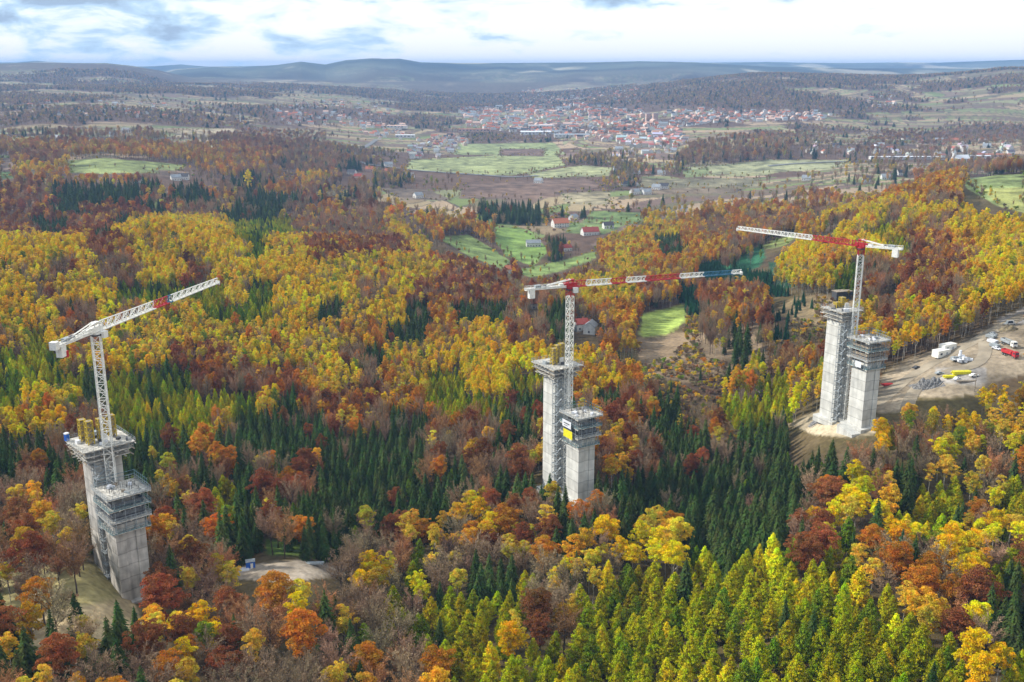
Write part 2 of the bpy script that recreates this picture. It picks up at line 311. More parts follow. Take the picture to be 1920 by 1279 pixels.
def ground_color(x, y, z):
    D = np.hypot(x, y); px, py = project(x, y, z)
    n1 = fbm(x/14, y/14, 50, 4)[..., None]; n2 = fbm(x/60, y/60, 55, 3)[..., None]
    base = np.array([.085, .055, .035])*(1+n1*1.2)+np.array([.03, .035, .0])*np.clip(n2*2+.4, 0, 1)
    a = fbm(x/1500, y/1500, 60, 2)*5
    u = (x*np.cos(a)+y*np.sin(a)); v = (-x*np.sin(a)+y*np.cos(a))
    cid, e = voro(u/190, v/60, 70)
    f = PAL[np.minimum((cid*len(PAL)).astype(int), len(PAL)-1)]*(1+.25*n1)
    cid2, _ = voro(u/700, v/400, 75); f = f*(.8+.4*cid2[..., None])
    f = np.where((e < .04)[..., None], np.array([.10, .08, .055]), f)
    wd = (woodiness(x, y)+.05+.1*np.clip((x-300)/600, 0, 1)*np.clip((D-3300)/800, 0, 1))[..., None]
    wood = np.array([.12, .075, .05])*(1+n1)
    far = np.where((wd > .03), wood, f)
    vfar = np.clip((D-6000)/3000, 0, 1)[..., None]
    far = far*(1-vfar)+vfar*(np.array([.07, .075, .05])*(1+3*fbm(x/600, y/500, 80, 4)[..., None])+np.clip((fbm(x/500, y/900, 83, 4)[..., None]-.08)*3, 0, .3)*np.array([1, .85, .6]))
    t = np.clip((D-1150)/150, 0, 1)[..., None]
    col = base*(1-t)+far*t
    jx = px+fbm(x/25, y/25, 90)*14*np.clip(600/np.maximum(D, 1), .1, 1); jy = py+fbm(x/25, y/25, 91)*8*np.clip(600/np.maximum(D, 1), .1, 1)
    inf = np.zeros(x.shape, bool); hf = (.4+fbm(x/5, y/5, 93)*2)*np.clip(700/np.maximum(D, 1), .12, 1); JO = ((0, 0), (7, 1.5), (-7, -1.5), (3, 4), (-3, -4))
    for c, poly in FIELDS:
        al = np.zeros(x.shape)
        for k_ in range(5): al += inpoly(jx+JO[k_][0]*hf, jy+JO[k_][1]*hf, poly)
        m = (al > 0) & (y > 100); al = (al/5)[..., None]
        xs = [p[1] for p in poly]
        if min(xs) > 560: m &= D < 1000
        if max(xs) < 360: m &= D > 1100
        cc = np.array(c); cc = cc*.72+cc.mean()*.26+np.array([.035, .015, .0]) if c not in SCRUBBY else cc
        st = (hsh(np.floor((x*.35+y*.94)/16), np.floor(x*0), 33)-.5)[..., None]*.22*(c not in SCRUBBY)
        col = np.where(m[..., None], cc*(1+n1*1.6+n2*.9+st)*al+col*(1-al), col)
        if c not in SCRUBBY: inf |= m & (al[..., 0] > .5)
    return np.clip(col, .01, .9), inf

# terrain sheet: rings that grow with distance, finer within the view
th = np.concatenate([np.linspace(-math.pi, -.52, 60)[:-1], np.linspace(-.52, .52, 760), np.linspace(.52, math.pi, 60)[1:-1]])
rr = np.concatenate([np.linspace(20, 200, 12)[:-1], np.exp(np.linspace(math.log(200), math.log(7000), 640)), np.exp(np.linspace(math.log(7000), math.log(19000), 160))[1:]])
TH, RR = np.meshgrid(th, rr); X = RR*np.sin(TH); Y = RR*np.cos(TH); ZZ = height(X, Y)
cols, _ = ground_color(X, Y, ZZ)
nr, nc = X.shape
verts = np.stack([X, Y, ZZ], -1).reshape(-1, 3)
i0 = (np.arange(nr-1)[:, None]*nc+np.arange(nc)[None]); j1 = np.roll(np.arange(nc), -1)[None]+np.arange(nr-1)[:, None]*nc
F = np.stack([i0, j1, j1+nc, i0+nc], -1).reshape(-1, 4)[:, ::-1]
cv = len(verts); verts = np.vstack([verts, [[0, 0, ZZ[0].mean()]]])
tri = np.stack([np.full(nc, cv), np.roll(np.arange(nc), -1), np.arange(nc)], 1)[:, ::-1]
def np_mesh(name, V, loops, starts, matidx=None):
    me = bpy.data.meshes.new(name); me.vertices.add(len(V)); me.vertices.foreach_set('co', V.astype(np.float32).ravel())
    me.loops.add(len(loops)); me.loops.foreach_set('vertex_index', loops.astype(np.int32)); me.polygons.add(len(starts)); me.polygons.foreach_set('loop_start', starts.astype(np.int32))
    if matidx is not None: me.polygons.foreach_set('material_index', matidx.astype(np.int32))
    me.update(calc_edges=True); me.validate(); return me
loops = np.concatenate([F.ravel(), tri.ravel()]); starts = np.concatenate([np.arange(len(F))*4, len(F)*4+np.arange(len(tri))*3])
me = np_mesh('ground', verts, loops, starts); me.shade_smooth()
ca = me.attributes.new('soil', 'FLOAT_VECTOR', 'POINT'); ca.data.foreach_set('vector', np.vstack([cols.reshape(-1, 3), [[.1, .07, .05]]]).astype(np.float32).ravel())
m, nt, b = newmat('ground_soil'); L = nt.links.new
at = nd(nt, 'ShaderNodeAttribute', attribute_type='GEOMETRY', attribute_name='soil'); tc = nd(nt, 'ShaderNodeTexCoord')
nz = nd(nt, 'ShaderNodeTexNoise'); nz.inputs['Scale'].default_value = .45; nz.inputs['Detail'].default_value = 8; L(tc.outputs['Object'], nz.inputs['Vector'])
mr = nd(nt, 'ShaderNodeMapRange'); mr.inputs['From Min'].default_value = .3; mr.inputs['From Max'].default_value = .7; mr.inputs['To Min'].default_value = .7; mr.inputs['To Max'].default_value = 1.25
L(nz.outputs['Fac'], mr.inputs['Value']); mx = nd(nt, 'ShaderNodeVectorMath', operation='SCALE'); L(at.outputs['Vector'], mx.inputs[0]); L(mr.outputs[0], mx.inputs['Scale'])
L(mx.outputs['Vector'], b.inputs['Base Color']); b.inputs['Roughness'].default_value = .95; b.inputs['Specular IOR Level'].default_value = .1
bp = nd(nt, 'ShaderNodeBump'); bp.inputs['Strength'].default_value = .6; bp.inputs['Distance'].default_value = .6; L(nz.outputs['Fac'], bp.inputs['Height']); L(bp.outputs[0], b.inputs['Normal'])
me.materials.append(m); g = link('ground', me); tag(g, kind='structure')
print('terrain', time.time()-T0)

# ------------------------------------------------------------------ tree shapes
def quads(cen, u, v, m=0):                 # many leaf quads at once
    V = np.stack([cen-u-v, cen+u-v, cen+u+v, cen-u+v], 1); return V
def rdir(k, r):
    a = r.normal(size=(k, 3)); return a/np.linalg.norm(a, axis=1, keepdims=True)
def leaf_quads(r, cen, size, bias=None):
    k = len(cen); nrm = rdir(k, r)
    if bias is not None: nrm = nrm*.8+bias; nrm /= np.linalg.norm(nrm, axis=1, keepdims=True)
    t = np.cross(nrm, rdir(k, r)); t /= np.linalg.norm(t, axis=1, keepdims=True)+1e-9; w = np.cross(nrm, t)
    s = size*r.uniform(.6, 1.3, (k, 1)); return quads(cen, t*s, w*s*.75)
def stem_mb(h, r0, r1, bend=.3, seed=0, segs=4):
    q = MB(); rr_ = random.Random(seed); p = Vector((0, 0, -.8))
    for i in range(segs):
        t = (i+1)/segs; nx = Vector((rr_.uniform(-bend, bend)*t, rr_.uniform(-bend, bend)*t, h*t))
        q.cyl(p, nx, r0+(r1-r0)*i/segs, 0, 6, r0+(r1-r0)*t); p = nx
    return q
def spruce(seed):
    r = np.random.default_rng(seed); Ht = 19; out = []; R0 = r.uniform(3.2, 4.4)
    z = 2.2
    while z < Ht-.3:
        t = (z-2.2)/(Ht-2.2); R = R0*(1-t)**.78*r.uniform(.85, 1.12)+.15; k = max(5, int(15*(1-t)+5))
        ang = r.uniform(0, 6.28)+np.arange(k)*6.283/k+r.normal(0, .18, k); Ls = R*r.uniform(.7, 1.12, k)
        for a, l in zip(ang, Ls):
            d = np.array([math.cos(a), math.sin(a), 0]); s = np.array([-math.sin(a), math.cos(a), 0]); m_ = max(2, int(l/.55))
            for j in range(m_):
                f0 = j/m_; f1 = (j+1.25)/m_; w0 = .55*(1-f0*.75)*min(1, l/1.6)+.1
                p0 = d*l*f0+[0, 0, z-.45*l*f0**1.5+.1]; p1 = d*l*f1+[0, 0, z-.45*l*f1**1.5-.05]
                up = r.normal(0, .2, 2)
                out.append([p0-s*w0+[0, 0, -.2+up[0]], p0+s*w0+[0, 0, -.2+up[1]], p1+s*w0*.35, p1-s*w0*.35])
        z += .62*r.uniform(.85, 1.15)*(1 if t < .7 else .8)
    out.append([[-.12, 0, Ht-1.2], [.12, 0, Ht-1.2], [.02, 0, Ht+.4], [-.02, 0, Ht+.4]]); out.append([[0, -.12, Ht-1.2], [0, .12, Ht-1.2], [0, .02, Ht+.4], [0, -.02, Ht+.4]])
    return np.array(out), stem_mb(Ht-1, .24, .05, .05, seed)
def larch(seed):
    r = np.random.default_rng(seed); Ht = 15; R0 = r.uniform(4.0, 4.9); cen = []
    for _ in range(185):
        t = r.uniform(0, 1)**1.1; z = 2.5+t*(Ht-2.7); R = R0*np.clip((1-t)**.72*1.02, .1, 1)*(.75+.25*math.sin(min(t*6, 1.57)))*r.uniform(.75, 1.12)
        a = r.uniform(0, 6.283); d = np.array([math.cos(a), math.sin(a), 0])
        k = int(16+R*12); f = r.uniform(.3, 1.05, k)[:, None]
        pts = d*R*f+np.array([0, 0, z])+np.array([0, 0, 1])*(.55*R*f**1.6-.15*R)*.6; pts = pts+r.normal(0, .2, (k, 3)); cen.append(pts)
    cen = np.vstack(cen); out_ = cen.copy(); out_[:, 2] = 0; nrm = out_/(np.linalg.norm(out_, axis=1, keepdims=True)+.3); nrm[:, 2] = .5
    Q = leaf_quads(r, cen, .165, nrm*.7)
    top = np.stack([r.normal(0, .07, 24), r.normal(0, .07, 24), r.uniform(Ht-1.5, Ht+.5, 24)], 1); return np.vstack([Q, leaf_quads(r, top, .18)]), stem_mb(Ht-1, .2, .04, .08, seed)
def broad(seed, Ht, z0, Rx, ncl, per, size, clr, fill=.25, shape=1.0, stem=(.26, .08), lift=0):
    r = np.random.default_rng(seed); cen = []; nr_ = []; zc = (Ht+z0)/2; hz = (Ht-z0)/2; rc = rdir(5, r)*.3
    for i in range(ncl):
        d = rdir(1, r)[0]; d[2] = d[2]*.9+.22+lift; d /= np.linalg.norm(d)
        f = r.uniform(.55, .98) if r.uniform() > fill else r.uniform(.1, .6)
        lob = 1+.22*math.sin(3*math.atan2(d[1], d[0])+seed)+.12*math.sin(5*math.atan2(d[1], d[0])+seed*2)
        nar = 1-.45*shape*max(0, -d[2])
        c = np.array([d[0]*Rx*f*lob*nar, d[1]*Rx*f*lob*nar, zc+d[2]*hz*f])
        rad = clr*r.uniform(.6, 1.25); k = int(per*(rad/clr)**2*r.uniform(.8, 1.2))+4
        q = rdir(k, r); q[:, 2] = np.abs(q[:, 2])*.9-.25; pts = c+q*rad*r.uniform(.65, 1.05, (k, 1))*np.array([1, 1, .75]); cen.append(pts); nr_.append(q*.8)
    cen = np.vstack(cen); Q = leaf_quads(r, cen, size, np.vstack(nr_))
    st = stem_mb(z0+hz*1.2, stem[0], stem[1], .35, seed, 5); rr_ = random.Random(seed)
    for i in range(7):
        a = rr_.uniform(0, 6.28); zb = z0+(Ht-z0)*rr_.uniform(-.05, .4)
        st.bar((0, 0, zb), (math.cos(a)*Rx*.6, math.sin(a)*Rx*.6, zb+hz*rr_.uniform(.4, .8)), .16, 0, .05)
    return Q, st
def birch(seed):
    r = random.Random(seed); return broad(seed, 17.5, r.uniform(6.5, 9), r.uniform(2.6, 3.2), 54, 54, .175, 1.0, .25, .8, (.17, .06))
def aspen(seed):
    r = random.Random(seed); return broad(seed, 17, r.uniform(5, 7), r.uniform(3.5, 4.3), 70, 66, .185, 1.2, .25, .7, (.2, .07))
def beech(seed):
    r = random.Random(seed); return broad(seed, 19, r.uniform(4, 6), r.uniform(5.2, 6.4), 125, 84, .165, 1.3, .3, .9, (.36, .12), .1)
def bare(seed):
    r = np.random.default_rng(seed); Ht = 18; st = stem_mb(Ht*.75, .28, .08, .4, seed, 5); out = []; R = r.uniform(3.8, 5.2)
    tips = []
    for i in range(34):
        a = r.uniform(0, 6.283); zb = Ht*r.uniform(.25, .68); el = r.uniform(.5, 1.25); l = R*r.uniform(.75, 1.15)/max(math.cos(el), .55)
        d = np.array([math.cos(a)*math.cos(el), math.sin(a)*math.cos(el), math.sin(el)]); b_ = np.array([0, 0, zb]); e = b_+d*min(l, (Ht-zb)/max(d[2], .3))
        if i < 12: st.bar(b_, e, .14, 0, .04)
        k = 58; f = r.uniform(.25, 1, (k, 1)); p = b_+(e-b_)*f+r.normal(0, .3, (k, 3))*f; q = d*.6+rdir(k, r)*.75; q[:, 2] = np.abs(q[:, 2])*.8+.2
        q /= np.linalg.norm(q, axis=1, keepdims=True); ln = r.uniform(.5, 1.25, (k, 1)); sd = np.cross(q, rdir(k, r)); sd /= np.linalg.norm(sd, axis=1, keepdims=True)
        out.append(np.stack([p-sd*.05, p+sd*.05, p+q*ln+sd*.03, p+q*ln-sd*.03], 1))
        k = 16; cc = b_+(e-b_)*r.uniform(.3, 1.1, (k, 1))+r.normal(0, .6, (k, 3)); out.append(leaf_quads(r, cc, .14))
    return np.vstack(out), st
def bush(seed):
    Q, st = broad(seed, 3.2, .2, 1.9, 22, 24, .2, .8, .3, .2, (.07, .03)); return Q, st
NP = 4
SPEC = {'spruce': (spruce, 'needle', 'bark', 20), 'larch': (larch, 'needle', 'bark', 15), 'birch': (birch, 'leaf', 'birchbark', 17.5), 'aspen': (aspen, 'leaf', 'birchbark', 17),
        'beech': (beech, 'leaf', 'bark', 19), 'bare': (bare, 'twig', 'bark', 18), 'bush': (bush, 'leaf', 'bark', 3.2)}
KINDNAME = {'spruce': 'spruce_tree', 'larch': 'larch_tree', 'birch': 'birch_tree', 'aspen': 'aspen_tree', 'beech': 'beech_tree', 'bare': 'bare_tree', 'bush': 'bush'}
CAT = {'spruce': 'spruce', 'larch': 'larch', 'birch': 'birch', 'aspen': 'aspen', 'beech': 'beech', 'bare': 'bare tree', 'bush': 'bush'}
PROTO = {}; JOINED = {}
for sp, (fn, mc, mt, hh) in SPEC.items():
    PROTO[sp] = []; JOINED[sp] = bpy.data.collections.new('shapes_'+sp)
    for k in range(NP):
        Q, st = fn(101*k+hash(len(sp)) % 7+{'spruce': 1, 'larch': 2, 'birch': 3, 'aspen': 4, 'beech': 5, 'bare': 6, 'bush': 7}[sp]*13)
        Q = np.asarray(Q, float); V = Q.reshape(-1, 3); nq = len(Q)
        cm = np_mesh('crown', V, np.arange(nq*4), np.arange(nq)*4); cm.materials.append(M[mc])
        tm = bpy.data.meshes.new('trunk'); tm.from_pydata(st.v, [], st.f); tm.materials.append(M[mt])
        PROTO[sp].append((cm, tm))
        jf = [tuple(i+nq*4 for i in f) for f in st.f]
        lo = np.concatenate([np.arange(nq*4)]+[np.array(f) for f in jf]); ls = []; s_ = nq*4
        for f in jf: ls.append(s_); s_ += len(f)
        jm = np_mesh('tree_shape', np.vstack([V, np.array([tuple(v) for v in st.v])]), lo, np.concatenate([np.arange(nq)*4, np.array(ls, int)]), np.concatenate([np.zeros(nq), np.ones(len(jf))]))
        jm.materials.append(M[mc]); jm.materials.append(M[mt])
        JOINED[sp].objects.link(bpy.data.objects.new('shape_%s_%d' % (sp, k), jm))
print('protos', time.time()-T0)

# ------------------------------------------------------------------ pier layout
PIERS = [] # centre xy, azimuth of the pair's cross axis, w1 (along cross axis), w2, gap, tops
for (px, py, D, az, w1, w2, s, ztf, ztb) in [(236,1000,330,-42,9,9.8,14.5,(236,918),(198,826)),(1088,860,395,-31,9,8,18,(1092,776),(1050,682)),(1621,720,460,-25,9,8,18,(1628,636),(1581,580))]:
    x, y, _ = at_dist(px, py, D); a = math.radians(az); d = (math.sin(a), math.cos(a))
    ztf = at_dist(*ztf, math.hypot(x, y))[2]-H; ztb = at_dist(*ztb, math.hypot(x+d[0]*s, y+d[1]*s))[2]-H
    PIERS.append(dict(f=(x, y), b=(x+d[0]*s, y+d[1]*s), m=(x+d[0]*s*.52, y+d[1]*s*.52), rot=-a, w1=w1, w2=w2, zf=H+ztf, zb=H+ztb, d=d))
CLEAR = [(p['f'][0], p['f'][1], 9) for p in PIERS]+[(p['b'][0], p['b'][1], 9) for p in PIERS]+[(p['m'][0], p['m'][1], 7) for p in PIERS]
CLEARPX = [(-20,1085,215,1130)]

# ------------------------------------------------------------------ forest
TINT = {'Y': (.92,.57,.006), 'y': (.68,.48,.05), 'L': (.42,.41,.008), 'l': (.19,.26,.015), 'S': (.055,.085,.022), 'O': (.56,.235,.025), 'R': (.30,.11,.04), 'r': (.38,.185,.075), 'B': (.29,.20,.115), 'G': (.022,.075,.035), 'k': (.27,.31,.03), 'g': (.76,.62,.012), 'o': (.72,.42,.03)}
CW = {'Y': 'golden yellow', 'y': 'dull yellow', 'L': 'yellow-green', 'l': 'green', 'S': 'dark green', 'O': 'orange', 'R': 'rust red', 'B': 'grey-brown', 'r': 'rusty brown', 'G': 'deep green', 'k': 'olive green', 'g': 'bright yellow', 'o': 'amber'}
MIX = {'w': [('bare','B',.34),('birch','y',.28),('bush','k',.26),('spruce','S',.02),('birch','k',.10)], 'Y': [('aspen','Y',.66),('birch','g',.14),('birch','y',.12),('bare','B',.05),('birch','k',.03)], 'y': [('birch','y',.38),('birch','g',.17),('bare','B',.11),('aspen','Y',.18),('aspen','k',.08),('beech','O',.05),('birch','o',.03)],
 'L': [('larch','L',.80),('larch','g',.09),('larch','l',.09),('spruce','S',.02)], 'l': [('larch','l',.66),('spruce','S',.14),('larch','L',.2)], 'S': [('spruce','S',.92),('beech','R',.02),('bare','B',.03),('larch','l',.03)],
 'O': [('beech','O',.27),('aspen','o',.26),('birch','y',.22),('bare','B',.13),('bare','r',.06),('birch','Y',.06)], 'R': [('beech','R',.36),('bare','r',.22),('bare','B',.14),('beech','O',.12),('birch','y',.10),('aspen','o',.06)], 'B': [('bare','B',.50),('bare','r',.22),('beech','R',.08),('birch','y',.09),('spruce','S',.06),('beech','O',.05)],
 'G': [('spruce','G',1)], 'M': [('bush','B',.42),('bush','y',.28),('bush','k',.1),('bare','B',.07),('birch','y',.05),('bush','O',.05),('spruce','S',.03)], 'v': [('bare','B',.42),('birch','y',.2),('bush','k',.2),('spruce','S',.1),('aspen','k',.08)],
 'f': [('bare','B',.50),('bare','r',.16),('birch','y',.13),('spruce','S',.15),('birch','k',.06)]}
RADS = {'spruce': 2.95, 'larch': 3.65, 'birch': 2.8, 'aspen': 3.6, 'beech': 4.9, 'bare': 3.7, 'bush': 2.0}
DENS = {'M': .92, 'v': .26}
VIS = [(pl, 2600) for c_, pl in FIELDS if c_ not in SCRUBBY and max(p[1] for p in pl) > 290]
VIS += [([(x0,y0),(x1,y0),(x1,y1),(x0,y1)], d_) for x0,y0,x1,y1,d_ in [(165,960,285,1112,335),(1022,800,1118,905,397),(1550,700,1650,800,462),(1076,596,1126,632,740),(1034,412,1068,430,1450),(1090,428,1122,448,1450),(1128,420,1154,431,1450),(985,455,1016,468,1300),(1054,464,1072,474,1300),(950,505,964,517,1200),(1560,545,1600,572,700),(992,568,1012,584,850),(300,334,352,342,1900),(640,316,700,330,2400)]]
cand = []
def grid_pts(D0, D1, cell, half=.53):
    nx = int(D1*math.sin(half)/cell)+1; xs = (np.arange(-nx, nx+1))*cell; ys = np.arange(int(D0*.7/cell), int(D1/cell)+1)*cell
    gx, gy = np.meshgrid(xs, ys); gx = gx.ravel()+rng.uniform(-.5, .5, gx.size)*cell; gy = gy.ravel()+rng.uniform(-.5, .5, gy.size)*cell
    D = np.hypot(gx, gy); a = np.abs(np.arctan2(gx, gy)); k = (D >= D0) & (D < D1) & (a < half); return gx[k], gy[k], D[k]
TPX = [[(860,200),(980,190),(1240,190),(1560,205),(1560,228),(1340,235),(1300,262),(1260,290),(1190,285),(1100,262),(960,248),(870,240)],[(500,200),(740,190),(745,215),(680,240),(510,236)],[(640,232),(880,250),(880,275),(820,302),(765,300)],[(1480,266),(1915,262),(1915,300),(1480,292)]]
trees = []   # x y z species tintcode scale proto rot D px py
def emit(gx, gy, D, smul, jit, thin_field):
    z = height(gx, gy); px, py = project(gx, gy, z+14*smul)
    _, inf = ground_color(gx, gy, z)
    if D.min() < 2000:
        for hh in (17.5, 12, 6):
            vx, vy = project(gx, gy, z+hh)
            for pl, dl in VIS: inf |= inpoly(vx, vy, pl) & (D < dl)
    wob = fbm(gx/30, gy/30, 120, 3)*np.clip(30*400/np.maximum(D, 300), 8, 32)*jit; wob2 = fbm(gx/30, gy/30, 130, 3)*np.clip(22*400/np.maximum(D, 300), 4, 24)*jit
    kf = np.clip((D-550)/300, 0, 1); wob = wob+fbm(gx/95, gy/95, 150, 3)*130*kf; wob2 = wob2+fbm(gx/95, gy/140, 160, 3)*34*kf*np.clip(1100/np.maximum(D, 1), .2, 1)
    intown = np.zeros(len(gx), bool)
    for pl in TPX: intown |= inpoly(px, py, pl) & (D > 1800)
    rnd = rng.uniform(size=(len(gx), 5)); wd = woodiness(gx, gy)+.05+.1*np.clip((gx-300)/600, 0, 1)*np.clip((D-3300)/800, 0, 1)
    for i in range(len(gx)):
        if py[i] > 1400 or px[i] < -90 or px[i] > 2010 or py[i] < 100: continue
        c = code_at(px[i]+wob[i], py[i]+wob2[i])
        if inf[i] or (intown[i] and rnd[i, 2] > .22): continue
        if c == '.':
            if rnd[i, 0] > (.25 if py[i] > 600 else (.03 if D[i] < 1350 else .12)): continue
            c = 'M' if py[i] > 600 else 'w'
        if D[i] > 5 and c in 'vf' and D[i] > 1300:
            if wd[i] < .03 and rnd[i, 0] > (.16 if D[i] < 2600 else .03): continue
        elif c in DENS and rnd[i, 0] > DENS[c]: continue
        t = rnd[i, 1]; acc = 0
        for sp, tn, pr in MIX[c]:
            acc += pr
            if t < acc: break
        trees.append((gx[i], gy[i], z[i], sp, tn, c, D[i], px[i], py[i]))
gx, gy, D = grid_pts(170, 1350, 3.1)
print('cands', len(gx)); 
o = rng.permutation(len(gx)); emit(gx[o], gy[o], D[o], 1, 1, True)
# thin to natural spacing
OPEN = [[(1190,625),(1250,640),(1420,600),(1460,690),(1330,730),(1200,700)],[(1440,540),(1610,540),(1605,615),(1540,620),(1440,600)],[(-20,1075),(215,1065),(240,1160),(-20,1165)]]
cellh = {}; kept = []
def wide(D, sp): return 1 if sp in ('bush',) else 1-(.48 if sp in ('beech', 'bare', 'aspen') else .3 if sp != 'spruce' else .1)*min(max((D-340)/200, 0), 1)
def big(c, D, sp):
    if sp in ('beech', 'bare') and D < 420: return .97
    return 1.0
for t in trees:
    x, y, z, sp, tn, c, D_, px, py = t
    s = big(c, D_, sp)*random.uniform(.78, 1.15)
    if sp == 'larch': s *= .84*random.uniform(.85, 1.12)
    if sp == 'spruce': s *= random.uniform(.72, 1.1)
    if D_ > 450 and sp not in ('bush',): s *= .93
    if c == 'G': s = .42
    if c == 'M' and sp != 'bush': s *= .5
    if c == 'M' and sp == 'bush': s *= random.uniform(.6, 1.1)
    if c == 'v': s *= .75
    if sp != 'bush' and random.random() < .88 and any(inpoly(np.array([px]), np.array([py+18.]), pl)[0] for pl in OPEN): continue
    r = RADS[sp]*s*wide(D_, sp)
    if any((x-a)**2+(y-b_)**2 < (rad+r*.6)**2 for a, b_, rad in CLEAR): continue
    cx, cy = int(x//8), int(y//8); ok = True
    for ix in (cx-1, cx, cx+1):
        for iy in (cy-1, cy, cy+1):
            for (x2, y2, r2) in cellh.get((ix, iy), ()):
                if (x-x2)**2+(y-y2)**2 < ((r+r2)*.86)**2: ok = False; break
            if not ok: break
        if not ok: break
    if not ok: continue
    cellh.setdefault((cx, cy), []).append((x, y, r)); kept.append((x, y, z, sp, tn, c, D_, px, py, s))
trees = []; print('near trees', len(kept), time.time()-T0)
# single trees the photo shows clearly: crown pixel, distance, species, tint, scale
HERO = [(305,1130,300,'beech','R',1.15),(375,1160,285,'aspen','Y',.95),(520,1120,300,'beech','O',1.1),(150,1165,300,'spruce','S',.7),(252,1170,300,'spruce','S',.75),(100,1210,270,'spruce','S',.75),(405,930,385,'larch','L',1.0),(428,975,380,'birch','k',1.0),
 (1120,950,385,'beech','O',.85),(1200,1010,320,'aspen','g',1.1),(1258,1000,325,'aspen','o',1.05),(1070,1040,310,'birch','o',1.1),(920,985,350,'aspen','Y',1.1),(885,1000,345,'aspen','O',.95),(1590,940,390,'aspen','g',1.05),(1575,920,395,'beech','O',.7),(1690,1030,335,'spruce','G',.9),(1745,1080,300,'beech','O',.95),(1790,1120,290,'beech','O',.9),(1665,890,420,'beech','R',.6),
 (1845,745,480,'aspen','Y',.8),(1700,625,580,'aspen','Y',1.2),(1720,630,575,'aspen','Y',1.2),(1380,600,700,'spruce','S',.9),(465,335,1650,'aspen','Y',2.4),(1545,985,370,'beech','R',.8),(600,1075,325,'bush','g',1.3),(1610,1085,300,'larch','g',1.0)]
for px, py, D_, sp, tn, s in HERO:
    x, y, z, D_ = ground_at(px, py, 11*s); kept = [k for k in kept if (k[0]-x)**2+(k[1]-y)**2 > (RADS[sp]*s+1.2)**2]
    kept.append((x, y, z, sp, tn, 'H', D_, px, py, s))
for c_, pl in FIELDS:                        # hedges and lone trees along the field edges
    if c_ in SCRUBBY or max(p[1] for p in pl) > 525 or min(p[0] for p in pl) < -20: continue
    w_ = [ground_at(*p) for p in pl]
    for i in range(len(w_)):
        p_, q_ = w_[i], w_[(i+1) % len(w_)]; l = math.hypot(p_[0]-q_[0], p_[1]-q_[1]); t = 0; on = random.random()
        if l > 1500: continue
        while t < l:
            t += random.uniform(4, 14)*(2.5 if math.sin(t/70+on*9) < -.1 else 1)
            x, y = p_[0]+(q_[0]-p_[0])*t/l+random.gauss(0, 4), p_[1]+(q_[1]-p_[1])*t/l+random.gauss(0, 4); D_ = math.hypot(x, y)
            if D_ > 3000: break
            sp, tn = random.choice([('bare', 'B'), ('bush', 'k'), ('bush', 'B'), ('birch', 'y'), ('bare', 'B'), ('birch', 'k'), ('bush', 'y')]); z = h1(x, y); px, py = project(x, y, z)
            kept.append((x, y, z, sp, tn, 'e', D_, float(px), float(py), random.uniform(.35, .65)*(1.8 if sp == 'bush' else 1)))
print('hedges', len(kept), time.time()-T0)
gx, gy, D = grid_pts(1350, 2600, 11); emit(gx, gy, D, 1, 1, True); mid = [(t+(random.uniform(.8, 1.3),)) for t in trees]; trees = []
gx, gy, D = grid_pts(2600, 6400, 18); emit(gx, gy, D, 1, 1, True); far_ = [(t+(random.uniform(.9, 1.35),)) for t in trees]; trees = []
print('mid', len(mid), 'far', len(far_), time.time()-T0)
def tcol(tn, x, y, c):
    b_ = np.array(TINT[tn]); v = random.gauss(0, .15)+float(fbm(np.array([x/45]), np.array([y/45]), 140, 2)[0])*.45
    dd = math.hypot(x, y); q_ = .55*min(max((dd-1100)/1500, 0), 1)*(.75 if tn in 'SGl' else 1); b_ = b_*(1-q_)+q_*np.array((.36, .24, .125) if tn not in 'SGl' else (.08, .09, .05))
    hsh_ = random.gauss(0, .06); return tuple(np.clip(b_*(1+v)*np.array([1+hsh_, 1-hsh_*.6, 1.0]), .008, .85))
ALL = kept+mid+far_
bysp = {}
for t in ALL: bysp.setdefault(t[3], []).append(t)
def zone(px, py):
    if py > 960:
        if px > 1060: return 'in the lower right of the photo'
        if px > 640: return 'in the lower middle of the photo'
        return 'around the foot of the bridge pier at lower left'
    if py > 780:
        if px < 320: return 'beside the bridge pier at lower left'
        if px < 980: return 'in the hollow between the left and middle piers'
        if px < 1200: return 'round the middle bridge pier'
        if px < 1480: return 'in the wood between the middle and right piers'
        return 'below the right bridge pier'
    if py > 560:
        if px < 420: return 'on the slope behind the left crane'
        if px < 980: return 'on the slope between the left and middle cranes'
        if px < 1480: return 'in the scrubby vale right of the middle crane'
        return 'behind the right crane and building site'
    if px < 980: return 'on the upper part of the left hill'
    return 'on the upper part of the right hill'
def make_tree(t):
    x, y, z, sp, tn, c, D_, px, py, s = t; cm, tm = PROTO[sp][random.randrange(NP)]
    e = empty(KINDNAME[sp], (x, y, z), random.uniform(0, 6.28)); sx = s*random.uniform(.86, 1.14)*wide(D_, sp); e.scale = (sx, sx, s)
    e.rotation_euler[0] = random.gauss(0, .02); e.rotation_euler[1] = random.gauss(0, .02)
    col = tcol(tn, x, y, c); cr = link('crown', cm, e); link('trunk', tm, e); cr['tint'] = [float(a) for a in col]
    zn = zone(px, py); k = CAT[sp]+('' if 'tree' in CAT[sp] or sp == 'bush' else ' tree'); tall = {'spruce': 'pointed', 'larch': 'conical', 'birch': 'slender', 'aspen': 'rounded', 'beech': 'broad', 'bare': 'leafless twiggy', 'bush': 'low'}[sp]
    lab = '%s %s %s %s' % (tall, CW[tn], k, zn)
    tag(e, lab, CAT[sp], '%s %s %ss %s' % (tall, CW[tn], k, zn) if sp != 'bush' else 'low %s bushes %s' % (CW[tn], zn))
